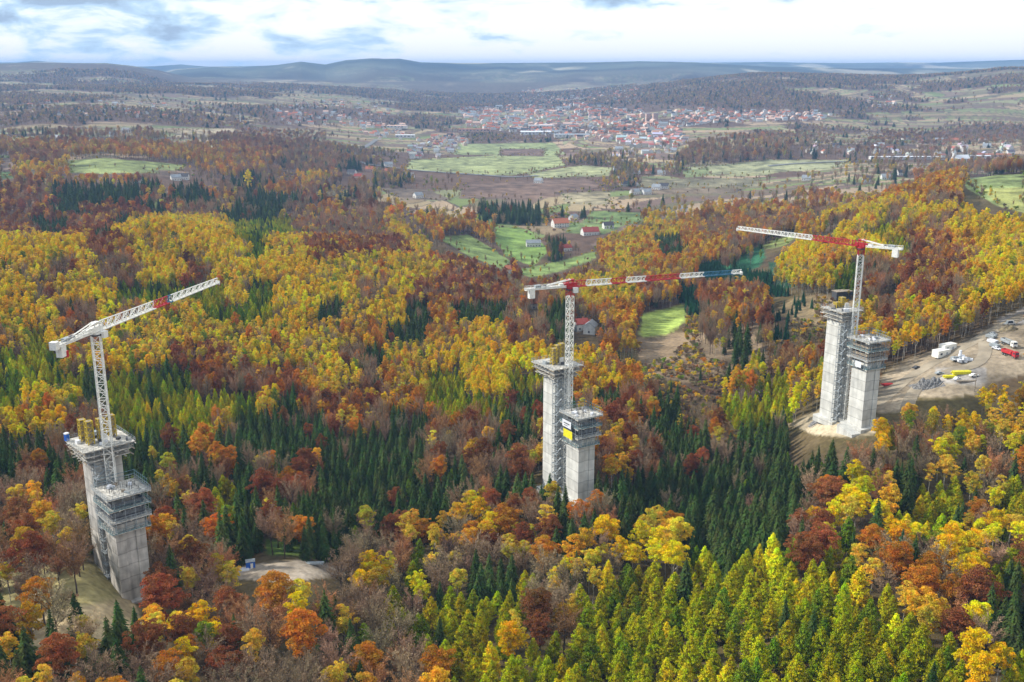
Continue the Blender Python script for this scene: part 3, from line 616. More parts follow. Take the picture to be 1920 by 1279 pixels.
def scatter(name, items, sp):
    me = bpy.data.meshes.new(name); nI = len(items); me.vertices.add(nI)
    me.vertices.foreach_set('co', np.array([(t[0], t[1], t[2]) for t in items], np.float32).ravel())
    A_ = me.attributes.new('pick', 'INT', 'POINT'); A_.data.foreach_set('value', [random.randrange(NP) for _ in items])
    A_ = me.attributes.new('turn', 'FLOAT_VECTOR', 'POINT'); A_.data.foreach_set('vector', np.array([(random.gauss(0, .02), random.gauss(0, .02), random.uniform(0, 6.28)) for _ in items], np.float32).ravel())
    sc = []
    for t in items:
        k = 1.0 if t[6] < 2600 else random.uniform(.9, 1.25); wq = wide(t[6], sp)*(1 if t[6] < 1350 else 1.25)*random.uniform(.87, 1.13); sc.append((t[9]*k*wq, t[9]*k*wq, t[9]*(1 if t[6] < 2600 else .62)))
    A_ = me.attributes.new('grow', 'FLOAT_VECTOR', 'POINT'); A_.data.foreach_set('vector', np.array(sc, np.float32).ravel())
    A_ = me.attributes.new('tint', 'FLOAT_VECTOR', 'POINT'); A_.data.foreach_set('vector', np.array([tcol(t[4], t[0], t[1], t[5]) for t in items], np.float32).ravel())
    ob = link(name, me); ng = bpy.data.node_groups.new('grow_'+name, 'GeometryNodeTree')
    ng.interface.new_socket('Geometry', in_out='INPUT', socket_type='NodeSocketGeometry'); ng.interface.new_socket('Geometry', in_out='OUTPUT', socket_type='NodeSocketGeometry')
    N = ng.nodes.new; Lk = ng.links.new; gi = N('NodeGroupInput'); go = N('NodeGroupOutput'); ip = N('GeometryNodeInstanceOnPoints'); ci = N('GeometryNodeCollectionInfo')
    ci.inputs['Collection'].default_value = JOINED[sp]; ci.inputs['Separate Children'].default_value = True; ci.inputs['Reset Children'].default_value = True
    def na(nm, ty):
        a = N('GeometryNodeInputNamedAttribute'); a.data_type = ty; a.inputs['Name'].default_value = nm; return [o_ for o_ in a.outputs if o_.enabled and o_.name == 'Attribute'][0]
    Lk(gi.outputs[0], ip.inputs['Points']); Lk(ci.outputs[0], ip.inputs['Instance']); ip.inputs['Pick Instance'].default_value = True
    Lk(na('pick', 'INT'), ip.inputs['Instance Index']); er = N('FunctionNodeEulerToRotation'); Lk(na('turn', 'FLOAT_VECTOR'), er.inputs[0]); Lk(er.outputs[0], ip.inputs['Rotation']); Lk(na('grow', 'FLOAT_VECTOR'), ip.inputs['Scale'])
    Lk(ip.outputs[0], go.inputs[0]); md = ob.modifiers.new('grow', 'NODES'); md.node_group = ng
    return ob
STUFFLAB = {'spruce': 'dark green spruces massed on the slopes and hollows', 'larch': 'yellow-green larches massed on the slopes', 'birch': 'dull yellow birches massed over the hills', 'aspen': 'golden aspens massed on the left and right hills',
            'beech': 'orange and rust beeches massed over the hills', 'bare': 'grey-brown leafless trees massed over hills and valley', 'bush': 'low autumn bushes scattered over clearings'}
for sp, L_ in bysp.items():
    L_.sort(key=lambda t: (0 if (t[5] == 'H') else 1, -(t[9]*SPEC[sp][3]/t[6]) if (0 <= t[7] <= 1920 and t[8] < 1310) else 9))
    for t in L_[:300]: make_tree(t)
    rest = L_[300:]
    if rest: tag(scatter(KINDNAME[sp].replace('_tree', '')+'_forest' if sp != 'bush' else 'scrub', rest, sp), STUFFLAB[sp], 'forest' if sp != 'bush' else 'scrub', kind='stuff')
print('trees', time.time()-T0)
# ------------------------------------------------------------------ bridge piers, formwork, cranes
def pier(xy, rot, w1, w2, ztop, label, mat):
    zb = h1(*xy); e = empty('bridge_pier', (xy[0], xy[1], zb), rot); hh = ztop-zb; a, b = w2/2, w1/2; r_ = w2*.17; dp = .45
    out = [(-a,-b),(-r_,-b),(-r_,-b+dp),(r_,-b+dp),(r_,-b),(a,-b),(a,b),(r_,b),(r_,b-dp),(-r_,b-dp),(-r_,b),(-a,b)]
    ch = .25; q = MB(); n_ = len(out)
    V = [(x, y, -4) for x, y in out]+[(x, y, hh) for x, y in out]
    q.add(V, [(i, (i+1) % n_, (i+1) % n_+n_, i+n_) for i in range(n_)]+[tuple(range(n_))[::-1], tuple(range(n_, 2*n_))])
    q.build('shaft', mat, e)
    q = MB(); q.box((0, 0, -.6), (w2+4, w1+4, 3.0)); q.build('footing', mat, e)
    tag(e, label, 'bridge pier', 'concrete piers of the unfinished bridge'); return e
def railing(q, x0, y0, z, h=1.2, m=0, step=1.6, w=.09):
    for (ax, ay), (bx, by) in (((-x0,-y0),(x0,-y0)),((x0,-y0),(x0,y0)),((x0,y0),(-x0,y0)),((-x0,y0),(-x0,-y0))):
        l = math.hypot(bx-ax, by-ay); k = max(1, int(l/step))
        for i in range(k): q.bar((ax+(bx-ax)*i/k, ay+(by-ay)*i/k, z), (ax+(bx-ax)*i/k, ay+(by-ay)*i/k, z+h), w, m)
        for f in (.5, 1): q.bar((ax, ay, z+h*f), (bx, by, z+h*f), w*.8, m)
def climbing(xy, rot, w1, w2, ztop, label, rails, style):
    R_ = random.Random(int(xy[0]*7)); e = empty('climbing_formwork', (xy[0], xy[1], ztop), rot); a, b = w2/2, w1/2
    for k, z in enumerate((.2, -4.0, -8.2, -12.2)):
        ov = (2.1, 1.9, 1.7, 1.3)[k]; q = MB(); t = .28
        for s in (-1, 1):
            q.box((0, s*(b+ov/2+.15), z), (w2+2*ov+.3, ov, t)); q.box((s*(a+ov/2+.15), 0, z), (ov, w1+.3, t-.02))
            for i in range(5): q.box((-a-ov+(w2+2*ov)*i/4, s*(b+ov/2+.15), z-.3), (.2, ov, .3)); 
        if k == 0: q.box((0, 0, z-.1), (w2, w1, t))
        q.build('deck', M['deck'], e)
        q = MB(); railing(q, a+ov+.1, b+ov+.1, z+.15, 1.4, w=.11); q.box((0, -(b+ov+.13), z+.3), (w2+2*ov, .06, .35)); q.box((-(a+ov+.13), 0, z+.3), (.06, w1+2*ov, .35)); q.box(((a+ov+.13), 0, z+.3), (.06, w1+2*ov, .35)); q.build('railing', M['teal'] if k % 2 else M['steel'], e)
    for sx, sy in ((0,-1),(-1,0),(1,0),(0,1)):   # steel shutter panels with walers, one per side
        q = MB(); w = w2 if sx == 0 else w1; off = (b if sx == 0 else a)+.25
        for i in range(6):
            u = (i-2.5)*w/6; p = (u, sy*off, -5.8) if sx == 0 else (sx*off, u, -5.8); q.box(p, (w/6-.12, .14, 7.4) if sx == 0 else (.14, w/6-.12, 7.4), 0)
        for zz in (-8.6, -6.8, -5, -3.2): q.box((0, sy*(off+.22), zz) if sx == 0 else (sx*(off+.22), 0, zz), (w+.5, .22, .28) if sx == 0 else (.22, w+.5, .28), 1)
        q.build('shutter_panel', [M['timber'] if style in (1, 3) else M['form'], M['dark']], e)
    q = MB()
    for s in (-1, 1):
        for i in range(4):
            u = -a+(w2)*i/3
            q.bar((u, s*(b+.3), -12.8), (u, s*(b+1.8), -8.3), .14); q.bar((u, s*(b+1.7), -12.2), (u, s*(b+1.7), .2), .14); q.bar((u, s*(b+.4), -12), (u, s*(b+.4), .1), .12)
            v = -b+w1*i/3; q.bar((s*(a+.3), v, -12.8), (s*(a+1.8), v, -8.3), .14); q.bar((s*(a+1.7), v, -12.2), (s*(a+1.7), v, .2), .14)
    q.build('bracket', M['steel'], e)
    q = MB()
    for i in range(26):                       # starter bars and gear on the top deck
        x, y = R_.uniform(-a, a), R_.uniform(-b, b); q.bar((x, y, .3), (x+R_.uniform(-.2, .2), y, R_.uniform(1.2, 2.6)), .09)
    q.build('starter_bars', M['dark'], e)
    for i in range(9): q = MB(); hh = .5+R_.uniform(0, .6); q.box((R_.uniform(-a, a), R_.uniform(-b, b), .35+hh/2), (R_.uniform(.6, 2.2), R_.uniform(.4, 1.3), hh), 0, R_.uniform(0, 3)); q.build('board_bundle', [M['timber'], M['sheet'], M['steel']][R_.randrange(3)], e)
    q = MB()
    for sx, sy in ((a+2.2, b+2.2), (a+2.2, 0), (0, b+2.2), (-a-1, b+2.2)):     # windbreak frames along the far edges
        q.bar((sx, sy, .3), (sx+.3, sy+.3, 3.4), .13)
    q.bar((a+2.2, b+2.2, 3.2), (a+2.2, -b, 3.2), .12); q.bar((a+2.2, b+2.2, 3.2), (-a, b+2.2, 3.2), .12); q.bar((a+2.2, b+2.2, 2.0), (a+2.2, -b, 2.0), .1); q.bar((a+2.2, b+2.2, 2.0), (-a, b+2.2, 2.0), .1)
    for i in range(7): q.bar((a+2.2, b+2.2-i*(2*b+2)/7, .3), (a+2.7, b+2.2-i*(2*b+2)/7, 3.2), .09)
    q.build('guard_frame', M['teal'], e)
    if style == 2:
        q = MB(); q.box((-(a+2.75), -.4, -7.4), (.08, 6.4, 3.4)); o_ = q.build('yellow_banner', M['brightyellow'], e)
        q = MB(); q.box((-(a+2.95), .2, -3.2), (.08, 6.2, 3.0)); q.build('white_banner', M['sheet'], e)
        q = MB(); q.box((-(a+3.0), .2, -3.0), (.05, 4.2, .45)); q.box((-(a+3.0), .6, -3.9), (.05, 2.6, .25)); q.build('banner_print', M['dark'], bpy.data.objects[0] if False else e)
    if style == 3:
        q = MB(); q.box((-(a+2.2), -b*.3, -10.4), (.08, 3.6, 2.6)); q.build('white_banner', M['sheet'], e)
    tag(e, label, 'formwork', 'climbing formwork round the bridge piers'); return e
def head_platform(xy, rot, w1, w2, ztop, label, cols, style):
    R_ = random.Random(int(xy[0]*5)+3); e = empty('pier_head_platform', (xy[0], xy[1], ztop), rot); a, b = w2/2, w1/2
    for k, z in enumerate((.2, -1.9, -3.8)):
        ov = (3.6, 3.0, 2.4)[k]*(.62 if style == 2 else 1); q = MB()
        for s in (-1, 1):
            y = 0
            q.box((0, s*(b+ov/2+.15), z), (w2+2*ov-.5*k, ov, .3)); q.box((s*(a+ov/2+.15), 0, z+.02), (ov, w1+.2, .26))
            for i in range(7): q.bar((-a-ov+i*(w2+2*ov)/6, s*(b-.2), z-.35), (-a-ov+i*(w2+2*ov)/6+R_.uniform(-.3, .3), s*(b+ov+R_.uniform(.3, 1.3)), z-.35), .3, R_.randrange(2))
            for i in range(5): q.bar((s*(a-.2), -b+i*w1/4, z-.33), (s*(a+ov+R_.uniform(.3, 1.6)), -b+i*w1/4, z-.33), .3, R_.randrange(2))
        if k == 0: q.box((0, 0, z-.05), (w2+.2, w1+.2, .3))
        q.build('deck', [M['deck'], M['timber']], e)
        if k < 2: q = MB(); railing(q, a+ov+.1, b+ov+.1, z+.15, 1.25); q.build('railing', M['steel'], e)
    for (x, y, h) in cols:                    # yellow girder shutters standing on the head
        q = MB(); d = 1.0
        for sx in (-1, 1):
            for sy in (-1, 1): q.bar((x+sx*d, y+sy*d, .4), (x+sx*d, y+sy*d, h), .26, 0)
        for i in range(4):
            z0 = .6+(h-.8)*i/4; z1 = .6+(h-.8)*(i+1)/4
            for sx, sy, tx, ty in ((-1,-1,1,-1),(1,-1,1,1),(1,1,-1,1),(-1,1,-1,-1)):
                q.bar((x+sx*d, y+sy*d, z0), (x+tx*d, y+ty*d, z1), .16, 0); q.bar((x+sx*d, y+sy*d, z1), (x+tx*d, y+ty*d, z1), .22, 0)
        q.box((x, y, .4+(h-.4)/2), (1.4, 1.4, h-.6), 1); q.build('girder_shutter', [M['yellow'], M['timber']], e)
    for i in range(11): q = MB(); hh = .5+R_.uniform(0, 1.2); q.box((R_.uniform(-a-2, a+2), R_.uniform(-b-2, b+2), .35+hh/2), (R_.uniform(.8, 2.8), R_.uniform(.5, 1.6), hh), 0, R_.uniform(0, 3)); q.build('board_bundle', [M['timber'], M['sheet'], M['steel'], M['dark']][R_.randrange(4)], e)
    q = MB(); q.box((a*.1, -b*.55, 1.9), (2.0, .5, 2.8)); q.build('concrete_bucket', M['conc'], e)
    if style == 1:
        q = MB(); q.box((-a-3.4, b+2.2, 1.6), (1.2, 1.2, 2.3), 0, .3); q.box((-a-3.4, b+2.2, 2.95), (1.3, 1.3, .4), 1, .3); q.build('site_toilet', [M['bluebox'], M['sheet']], e)
    tag(e, label, 'work platform', 'timber platforms on the pier heads'); return e
def scaffold(xy, rot, w, z0, z1, label):
    e = empty('stair_tower', (xy[0], xy[1], z0), rot); q = MB(); k = int((z1-z0)/2.2); h = w/2; hy = w*.4; t = MB()
    for sx in (-1, 1):
        for sy in (-1, 1): q.bar((sx*h, sy*hy, 0), (sx*h, sy*hy, z1-z0), .16)
    for i in range(k):
        z = i*2.2
        for (ax, ay), (bx, by) in (((-h,-hy),(h,-hy)),((h,-hy),(h,hy)),((h,hy),(-h,hy)),((-h,hy),(-h,-hy))):
            q.bar((ax, ay, z+2.2), (bx, by, z+2.2), .11); q.bar((ax, ay, z+3.2), (bx, by, z+3.2), .07); q.bar((ax, ay, z+(0 if i % 2 else 2.2)), (bx, by, z+(2.2 if i % 2 else 0)), .09)
        s = 1 if i % 2 else -1
        t.box((s*(h-.5), 0, z+2.1), (1.0, 2*hy, .08)); t.hexa([(-s*(h-.7), -.4, z+.0), (-s*(h-.7), .4, z), (-s*(h-1), .4, z), (-s*(h-1), -.4, z), (s*(h-.9), -.4, z+2.1), (s*(h-.9), .4, z+2.1), (s*(h-1.2), .4, z+2.1), (s*(h-1.2), -.4, z+2.1)])
    q.build('scaffold_frame', M['steel'], e); t.build('stair_flight', M['steel'], e)
    tag(e, label, 'stair tower', 'scaffold stair towers between the pier legs')
def lattice(q, p0, p1, w0, h0, w1, h1_, n_, t, mats, up=Vector((0, 0, 1)), tri=True, dt=None):
    """truss from p0 to p1; cross section wide w, high h; mats(i) -> material index of bay i"""
    p0 = Vector(p0); p1 = Vector(p1); d = (p1-p0).normalized(); s = d.cross(up).normalized(); u = s.cross(d); dt = dt or t*.62
    def sec(i):
        f = i/n_; c = p0+(p1-p0)*f; w = (w0+(w1-w0)*f)/2; h = h0+(h1_-h0)*f
        return [c-s*w, c+s*w, c+u*h] if tri else [c-s*w, c+s*w, c+s*w+u*h, c-s*w+u*h]
    for i in range(n_):
        A_, B_ = sec(i), sec(i+1); m = mats(i); k = len(A_)
        for j in range(k):
            q.bar(A_[j], B_[j], t*1.12, m); q.bar(A_[j], A_[(j+1) % k], dt, m); q.bar(A_[j] if i % 2 else B_[j], B_[(j+1) % k] if i % 2 else A_[(j+1) % k], dt, m)
def crane(xy, zb, zt, tip, cend, label, matlist, mastm, jibm, headm, cabm, cwt, segs, mw=2.5, jh=2.5):
    e = empty('tower_crane', (xy[0], xy[1], zb)); q = MB(); n_ = int((zt-zb)/2.6); o = Vector((xy[0], xy[1], zb))
    T = Vector(tip)-o; K = Vector(cend)-o; zc = zt-zb; az = math.atan2(T.y, T.x); c, s = math.cos(az+.5), math.sin(az+.5); h = mw/2
    cs = [(x*c-y*s, x*s+y*c) for x, y in ((-h,-h),(h,-h),(h,h),(-h,h))]
    for i in range(n_):
        z0, z1 = i*zc/n_, (i+1)*zc/n_; m = 1 if (i >= n_-1 and headm == 'red') else 0
        for j in range(4):
            a_, b_ = cs[j], cs[(j+1) % 4]
            q.bar((*a_, z0), (*a_, z1), .30, m); q.bar((*a_, z1), (*b_, z1), .16, m); q.bar((*a_, z0 if i % 2 else z1), (*b_, z1 if i % 2 else z0), .17, m)
    q.build('mast', [M['white'], M['red']], e)
    q = MB(); q.cyl((0, 0, zc), (0, 0, zc+.5), 1.7, 1, 16); q.cyl((0, 0, zc+.5), (0, 0, zc+1.1), 1.5, 0, 16); q.build('slewing_ring', [M[headm], M['dark']], e)
    dT = Vector((math.cos(az), math.sin(az), 0)); sd = Vector((-dT.y, dT.x, 0)); zj = zc+1.1
    q = MB(); b0 = Vector((0, 0, zj))
    for sa in (-1, 1):
        for sb in (-1, 1): q.bar(b0+dT*sa*1.5+sd*sb*1.0, b0+dT*sa*1.0+sd*sb*.8+Vector((0, 0, 3.2)), .34, 0)
    q.box(b0+Vector((0, 0, 1.0)), (5.6, 1.9, 1.7), 0, az); q.box(b0+Vector((0, 0, 3.0)), (3.2, 1.5, .6), 0, az)
    q.box(b0-dT*3.9+Vector((0, 0, .95)), (1.8, 1.6, 1.5), 1, az); q.build('tower_head', [M[headm], M['white']], e)
    q = MB(); pc = b0+sd*-1.9+dT*1.6; q.box(pc+Vector((0, 0, -.9)), (2.0, 1.5, 2.1), 0, az); q.box(pc+dT*.95+Vector((0, 0, -.75)), (.2, 1.3, 1.4), 1, az); q.build('cab', [M[cabm], M['glass']], e)
    ns = 34; q = MB(); p0 = b0+dT*2.6+Vector((0, 0, .2)); p1 = T.copy(); p1.z = T.z+.0
    def mt(i):
        f = i/ns
        for lim, m in segs:
            if f < lim: return m
        return 0
    lattice(q, p0, p1, 1.8, jh, 1.5, jh*.62, ns, .27, mt); q.box(p1, (.5, 1.7, 1.4), 0, az)
    for i in range(ns):                                # walkway grille on the bottom chords
        f = (i+.5)/ns; c_ = p0+(p1-p0)*f; q.box(c_+Vector((0, 0, .02)), ((p1-p0).length/ns*.9, .5, .06), mt(i), az)
    q.build('jib', [M[x] for x in matlist], e)
    q = MB(); k0 = b0-dT*2.2+Vector((0, 0, .3)); k1 = K.copy(); kl = (k1-k0).length; dK = (k1-k0).normalized(); azk = math.atan2(dK.y, dK.x)
    lattice(q, k0, k1, 1.7, .55, 1.7, .5, 9, .3, lambda i: 0, tri=False)
    q.box((k0+k1)/2+Vector((0, 0, .05)), (kl, 1.3, .10), 0, azk); railing_pts = [(k0+(k1-k0)*i/7) for i in range(8)]
    for p in railing_pts:
        for sb in (-.85, .85): q.bar(p+sd*sb+Vector((0, 0, .4)), p+sd*sb+Vector((0, 0, 1.5)), .09)
    for sb in (-.85, .85): q.bar(k0+sd*sb+Vector((0, 0, 1.5)), k1+sd*sb+Vector((0, 0, 1.5)), .09)
    for sb in (-.7, .7): q.bar(b0+sd*sb+Vector((0, 0, 3.3)), k0+(k1-k0)*.66+sd*sb+Vector((0, 0, .5)), .28)
    q.build('counter_jib', [M[jibm]], e)
    q = MB(); w = k1-dK*2.8; w2_ = k1-dK*1.2
    for sb in (-.55, .55): q.box(w+sd*sb+Vector((0, 0, -1.7)), (2.5, .9, 3.6), 0, azk)
    if cwt == 'redwhite': q.box(w+dK*-1.5+Vector((0, 0, -3.0)), (1.2, 2.1, 2.0), 1, azk); q.box(k1+dK*.2+Vector((0, 0, .6)), (1.8, 2.2, 2.4), 0, azk)
    q.build('counterweight', [M['white'], M['red']], e)
    q = MB(); q.box(k0+(k1-k0)*.7+Vector((0, 0, 1.0)), (2.6, 1.5, 1.3), 0, azk); q.cyl(k0+(k1-k0)*.52+sd*.7+Vector((0, 0, 1)), k0+(k1-k0)*.52-sd*.7+Vector((0, 0, 1)), .55, 1, 12); q.build('hoist_winch', [M['steel'], M['dark']], e)
    q = MB(); tp = p0+(p1-p0)*.24; q.box(tp+Vector((0, 0, -.35)), (1.8, 1.5, .35), 0, az); q.build('trolley', M['dark'], e)
    q = MB(); 
    for sb in (-.3, .3): q.bar(tp+sd*sb+Vector((0, 0, -.5)), tp+sd*sb+Vector((0, 0, -5.5)), .05)
    q.box(tp+Vector((0, 0, -5.9)), (.7, .4, .9), 0, az); q.cyl(tp+Vector((0, 0, -6.3)), tp+Vector((0, 0, -7)), .14, 0, 8, .05); q.build('hook_block', M['dark'], e)
    q = MB(); q.box((0, 0, -.2), (6, 6, 1.6), 0, az+.5); q.build('base_block', M['conc'], e)
    tag(e, label, 'tower crane', 'tower cranes over the bridge piers'); return e
PL = [('left', M['conc_old']), ('middle', M['conc']), ('right', M['conc'])]
LABP = ['stained grey concrete pier under the formwork nearest the all-white crane', 'pale concrete pier under the formwork with the yellow banner', 'clean pale concrete pier above the white sloping footing by the dirt track']
LABB = ['tall stained pier leg behind the white crane mast at lower left', 'tall pale pier leg left of the red and white middle crane mast', 'tall pale pier leg left of the right crane mast, above the dirt mound']
LABF = ['grey four-deck climbing formwork at the foot of the all-white crane mast', 'four-deck climbing formwork with white and yellow banners on its side', 'four-deck climbing formwork with timber shutters beside the dirt track']
LABH = ['wide timber pier head platform with blue toilet and four yellow shutters', 'timber pier head platform with three yellow shutters by the middle crane', 'worn timber pier head platform beside the right crane mast']
LABS = ['grey scaffold stair tower behind the stained pier at lower left', 'grey scaffold stair tower between the two middle pier legs', 'grey scaffold stair tower between the two right pier legs']
for i, p in enumerate(PIERS):
    pier(p['f'], p['rot'], p['w1'], p['w2'], p['zf']-3.2, LABP[i], PL[i][1]); pier(p['b'], p['rot'], p['w1'], p['w2'], p['zb']-1.5, LABB[i], PL[i][1])
    climbing(p['f'], p['rot'], p['w1'], p['w2'], p['zf'], LABF[i], M['steel'], (0, 2, 1)[i] if i != 2 else 3)
    cl = [[(-3.6, -1.5, 8.5), (.2, -1.5, 8.5), (-4.2, 3, 8), (4.6, 1, 8)], [(-2.6, -1, 7.5), (.6, 1, 8), (3.6, 2.4, 8)], [(2.2, 2.6, 5.0), (-.8, 2.6, 3.0)]][i]
    head_platform(p['b'], p['rot'], p['w1'], p['w2'], p['zb'], LABH[i], cl, (1, 0, 2)[i])
    d = p['d']; sx = (d[1], -d[0]); mx_ = (p['b'][0]-d[0]*(p['w1']/2+1.9)-sx[0]*3.1, p['b'][1]-d[1]*(p['w1']/2+1.9)-sx[1]*3.1)
    scaffold(mx_, p['rot'], 4.4, h1(*mx_), p['zb']-4, LABS[i])
def wp(px, py, z): # point on the sight line at height z
    dx, dy, dz = ray(px, py); k = (z-H)/dz; return (dx*k, dy*k, z)
m_ = PIERS[0]['m']; zl = at_dist(186, 620, math.hypot(*m_))[2]
crane(m_, h1(*m_), zl-1.5, wp(408, 530, zl+1), wp(103, 652, zl+.3), 'all-white tower crane with one red jib bay over the lower left pier', ['white', 'red', 'blue'], 'white', 'white', 'white', 'white', 'redwhite', [(.40, 0), (.52, 1), (.545, 2), (2, 0)], 2.6, 2.9)
m_ = PIERS[1]['m']; zl = at_dist(1070, 529, math.hypot(*m_))[2]
crane(m_, h1(*m_), zl-3.2, wp(1390, 512, zl-.5), wp(985, 544, zl-1.2), 'middle tower crane with red head and red, white and blue jib', ['white', 'red', 'blue'], 'white', 'white', 'red', 'white', 'white', [(.05, 1), (.19, 0), (.27, 1), (.40, 0), (.60, 1), (.75, 0), (.93, 2), (2, 0)], 2.35, 2.3)
m_ = PIERS[2]['m']; zl = at_dist(1620, 455, math.hypot(*m_))[2]
crane(m_, h1(*m_), zl-3.0, wp(1383, 430, zl), wp(1692, 468, zl-1), 'right tower crane with long white jib and red head above the dirt track', ['white', 'red', 'blue'], 'white', 'white', 'red', 'red', 'white', [(.33, 1), (2, 0)], 2.35, 2.3)
print('cranes', time.time()-T0)

# ------------------------------------------------------------------ building site on the right, dirt mound, left foot
def heap(name, px, py, sx, sy, hh, mat, label, cat, seed=0, rough=.3, D=None):
    x, y, z, d_ = ground_at(px, py); n_ = 22; q = MB(); V = []; Fc = []
    for i in range(n_+1):
        for j in range(n_+1):
            u, v = i/n_*2-1, j/n_*2-1; r = math.hypot(u, v); hgt = max(0, 1-r*r)**.8*hh
            X_, Y_ = x+u*sx, y+v*sy; V.append([X_, Y_, 0, hgt, r])
    X_ = np.array([v[0] for v in V]); Y_ = np.array([v[1] for v in V]); G_ = height(X_, Y_); nn = fbm(X_/1.6, Y_/1.6, seed+200, 4)
    V = [(a[0], a[1], float(G_[k])-.3+a[3]*(1+float(nn[k])*rough*4)+(.35 if a[4] < .95 else -.3)*(1 if a[3] > 0 else -1)) for k, a in enumerate(V)]
    for i in range(n_):
        for j in range(n_): a = i*(n_+1)+j; Fc.append((a, a+n_+1, a+n_+2, a+1))
    q.add(V, Fc); o = q.build(name, mat); tag(o, label, cat); return o
heap('rubble_heap', 1738, 722, 7, 5, 2.6, M['rubble'], 'grey heap of broken stone in the bend of the dirt track', 'rubble heap', 1, .8)
heap('gravel_heap', 1545, 782, 7, 4, 1.8, M['rubble'], 'dark grey gravel heap on the mound before the right pier', 'gravel heap', 2, .4)
heap('soil_heap', 1890, 618, 5, 3, 2, M['dirt'], 'tan soil heap beside the grey yard at the right edge', 'soil heap', 3)
x, y, z, _ = ground_at(1606, 806); q = MB(); rt = PIERS[2]['rot']; c_, s_ = math.cos(rt), math.sin(rt)
def LR(a, b, c): return (x+a*c_-b*s_, y+a*s_+b*c_, z+c)
q.hexa([LR(-7, -5, -3), LR(6, -5, -3), LR(6, 5, -3), LR(-7, 5, -3), LR(-7, -4.5, .2), LR(6, -4.5, -.2), LR(6, 5, 2.2), LR(-7, 5, 2.2)])
tag(q.build('concrete_apron', M['conc']), 'white sloping concrete apron at the foot of the right piers', 'concrete slab')
def thing_at(px, py, name, rz, lift=0): 
    x, y, z, d_ = ground_at(px, py); return empty(name, (x, y, z+lift), rz)
def container(px, py, rz, mat, label, L_=8, w=3, h=3.0):
    e = thing_at(px, py, 'site_container', rz); q = MB(); q.box((0, 0, h/2), (L_, w, h))
    for i in range(int(L_/.5)): q.box((-L_/2+.25+i*.5, -w/2-.02, h/2), (.22, .06, h-.4)); q.box((-L_/2+.25+i*.5, w/2+.02, h/2), (.22, .06, h-.4))
    q.build('body', mat, e); q = MB(); q.box((0, 0, h+.08), (L_+.25, w+.25, .18)); q.build('roof', M['white'], e)
    q = MB(); q.box((-L_/4, -w/2-.07, h*.55), (1.4, .06, 1.0)); q.build('window', M['glass'], e); q = MB(); q.box((L_/5, -w/2-.07, h*.38), (1.0, .06, 2.1)); q.build('door', M['steel'], e)
    tag(e, label, 'container', 'white containers on the building site')
container(1764, 668, .5, M['white'], 'white site container in front of the other, by the forest edge', 9, 4, 3.4); container(1776, 658, .5, M['white'], 'white site container behind, with an open dark end', 9, 3.6, 3.6)
def truck(px, py, rz, cabm, bodym, label, L_=9, grp='trucks on the building site', tank=False):
    e = thing_at(px, py, 'tipper_truck', rz, .02); q = MB(); q.box((0, 0, .95), (L_, 1.1, .3)); q.build('chassis', M['dark'], e)
    q = MB(); q.box((L_/2-1.1, 0, 1.75), (2.1, 2.5, 2.3)); q.box((L_/2-1.3, 0, 3.0), (1.4, 2.2, .3)); cb = q.build('cab', cabm, e)
    q = MB(); q.box((L_/2-.03, 0, 2.3), (.08, 2.1, .9)); q.box((L_/2-.9, -1.27, 2.3), (1.0, .05, .8)); q.box((L_/2-.9, 1.27, 2.3), (1.0, .05, .8)); q.build('window', M['glass'], cb)
    q = MB(); bl = L_-2.8; bx = -L_/2+bl/2
    for s in (-1, 1): q.box((bx, s*1.2, 2.1), (bl, .1, 1.5)); q.box((bx+s*bl/2, 0, 2.1), (.1, 2.4, 1.5))
    q.box((bx, 0, 1.35), (bl, 2.4, .12)); q.box((bx, 0, 1.8), (bl-.3, 2.2, .8), 1); q.build('tipper_body', [bodym, M['dirt']], e)
    for x in (L_/2-1.2, -L_/2+1.2, -L_/2+2.6):
        for s in (-1, 1): q = MB(); q.cyl((x, s*1.0, .5), (x, s*1.28, .5), .52, 0, 14); w_ = q.build('wheel', M['rubber'], e); q = MB(); q.cyl((x, s*1.285, .5), (x, s*1.30, .5), .25, 0, 10); q.build('rim', M['steel'], w_)
    tag(e, label, 'truck', grp)
truck(1893, 668, -1.25, M['red'], M['red'], 'red tipper truck parked on the site track', 9)
truck(1891, 648, -1.4, M['white'], M['steel'], 'grey-bodied tipper truck parked behind the red one', 10)
def car(px, py, rz, mat, label, grp, cat='car', L_=4.4, hh=1.45):
    e = thing_at(px, py, 'parked_'+cat, rz, .02); q = MB(); h2 = L_/2
    prof = [(-h2,.35),(-h2,.85),(-h2+.9,.95),(-h2+1.4,hh),(h2-1.9 if cat == 'car' else h2-1.1,hh),(h2-1.1 if cat == 'car' else h2-.5,.95),(h2,.8),(h2,.35)]
    n_ = len(prof); V = [(a, -.88 if b < 1.2 else -.72, b) for a, b in prof]+[(a, .88 if b < 1.2 else .72, b) for a, b in prof]
    q.add(V, [(i, (i+1) % n_, (i+1) % n_+n_, i+n_) for i in range(n_)]+[tuple(range(n_))[::-1], tuple(range(n_, 2*n_))]); bd = q.build('body', mat, e)
    q = MB()
    for s in (-1, 1): q.add([(-h2+1.1, s*.885, 1.0), (h2-1.5, s*.885, 1.0), (h2-2.0, s*.77, hh-.12), (-h2+1.5, s*.77, hh-.12)], [(0, 1, 2, 3)])
    q.add([(h2-1.08, -.7, 1.0), (h2-1.08, .7, 1.0), (h2-1.85, .6, hh-.02), (h2-1.85, -.6, hh-.02)], [(0, 1, 2, 3)]); q.build('window', M['glass'], e)
    for x in (-h2+.85, h2-.85):
        for s in (-1, 1): q = MB(); q.cyl((x, s*.72, .33), (x, s*.92, .33), .33, 0, 12); q.build('wheel', M['rubber'], e)
    tag(e, label, cat, grp)
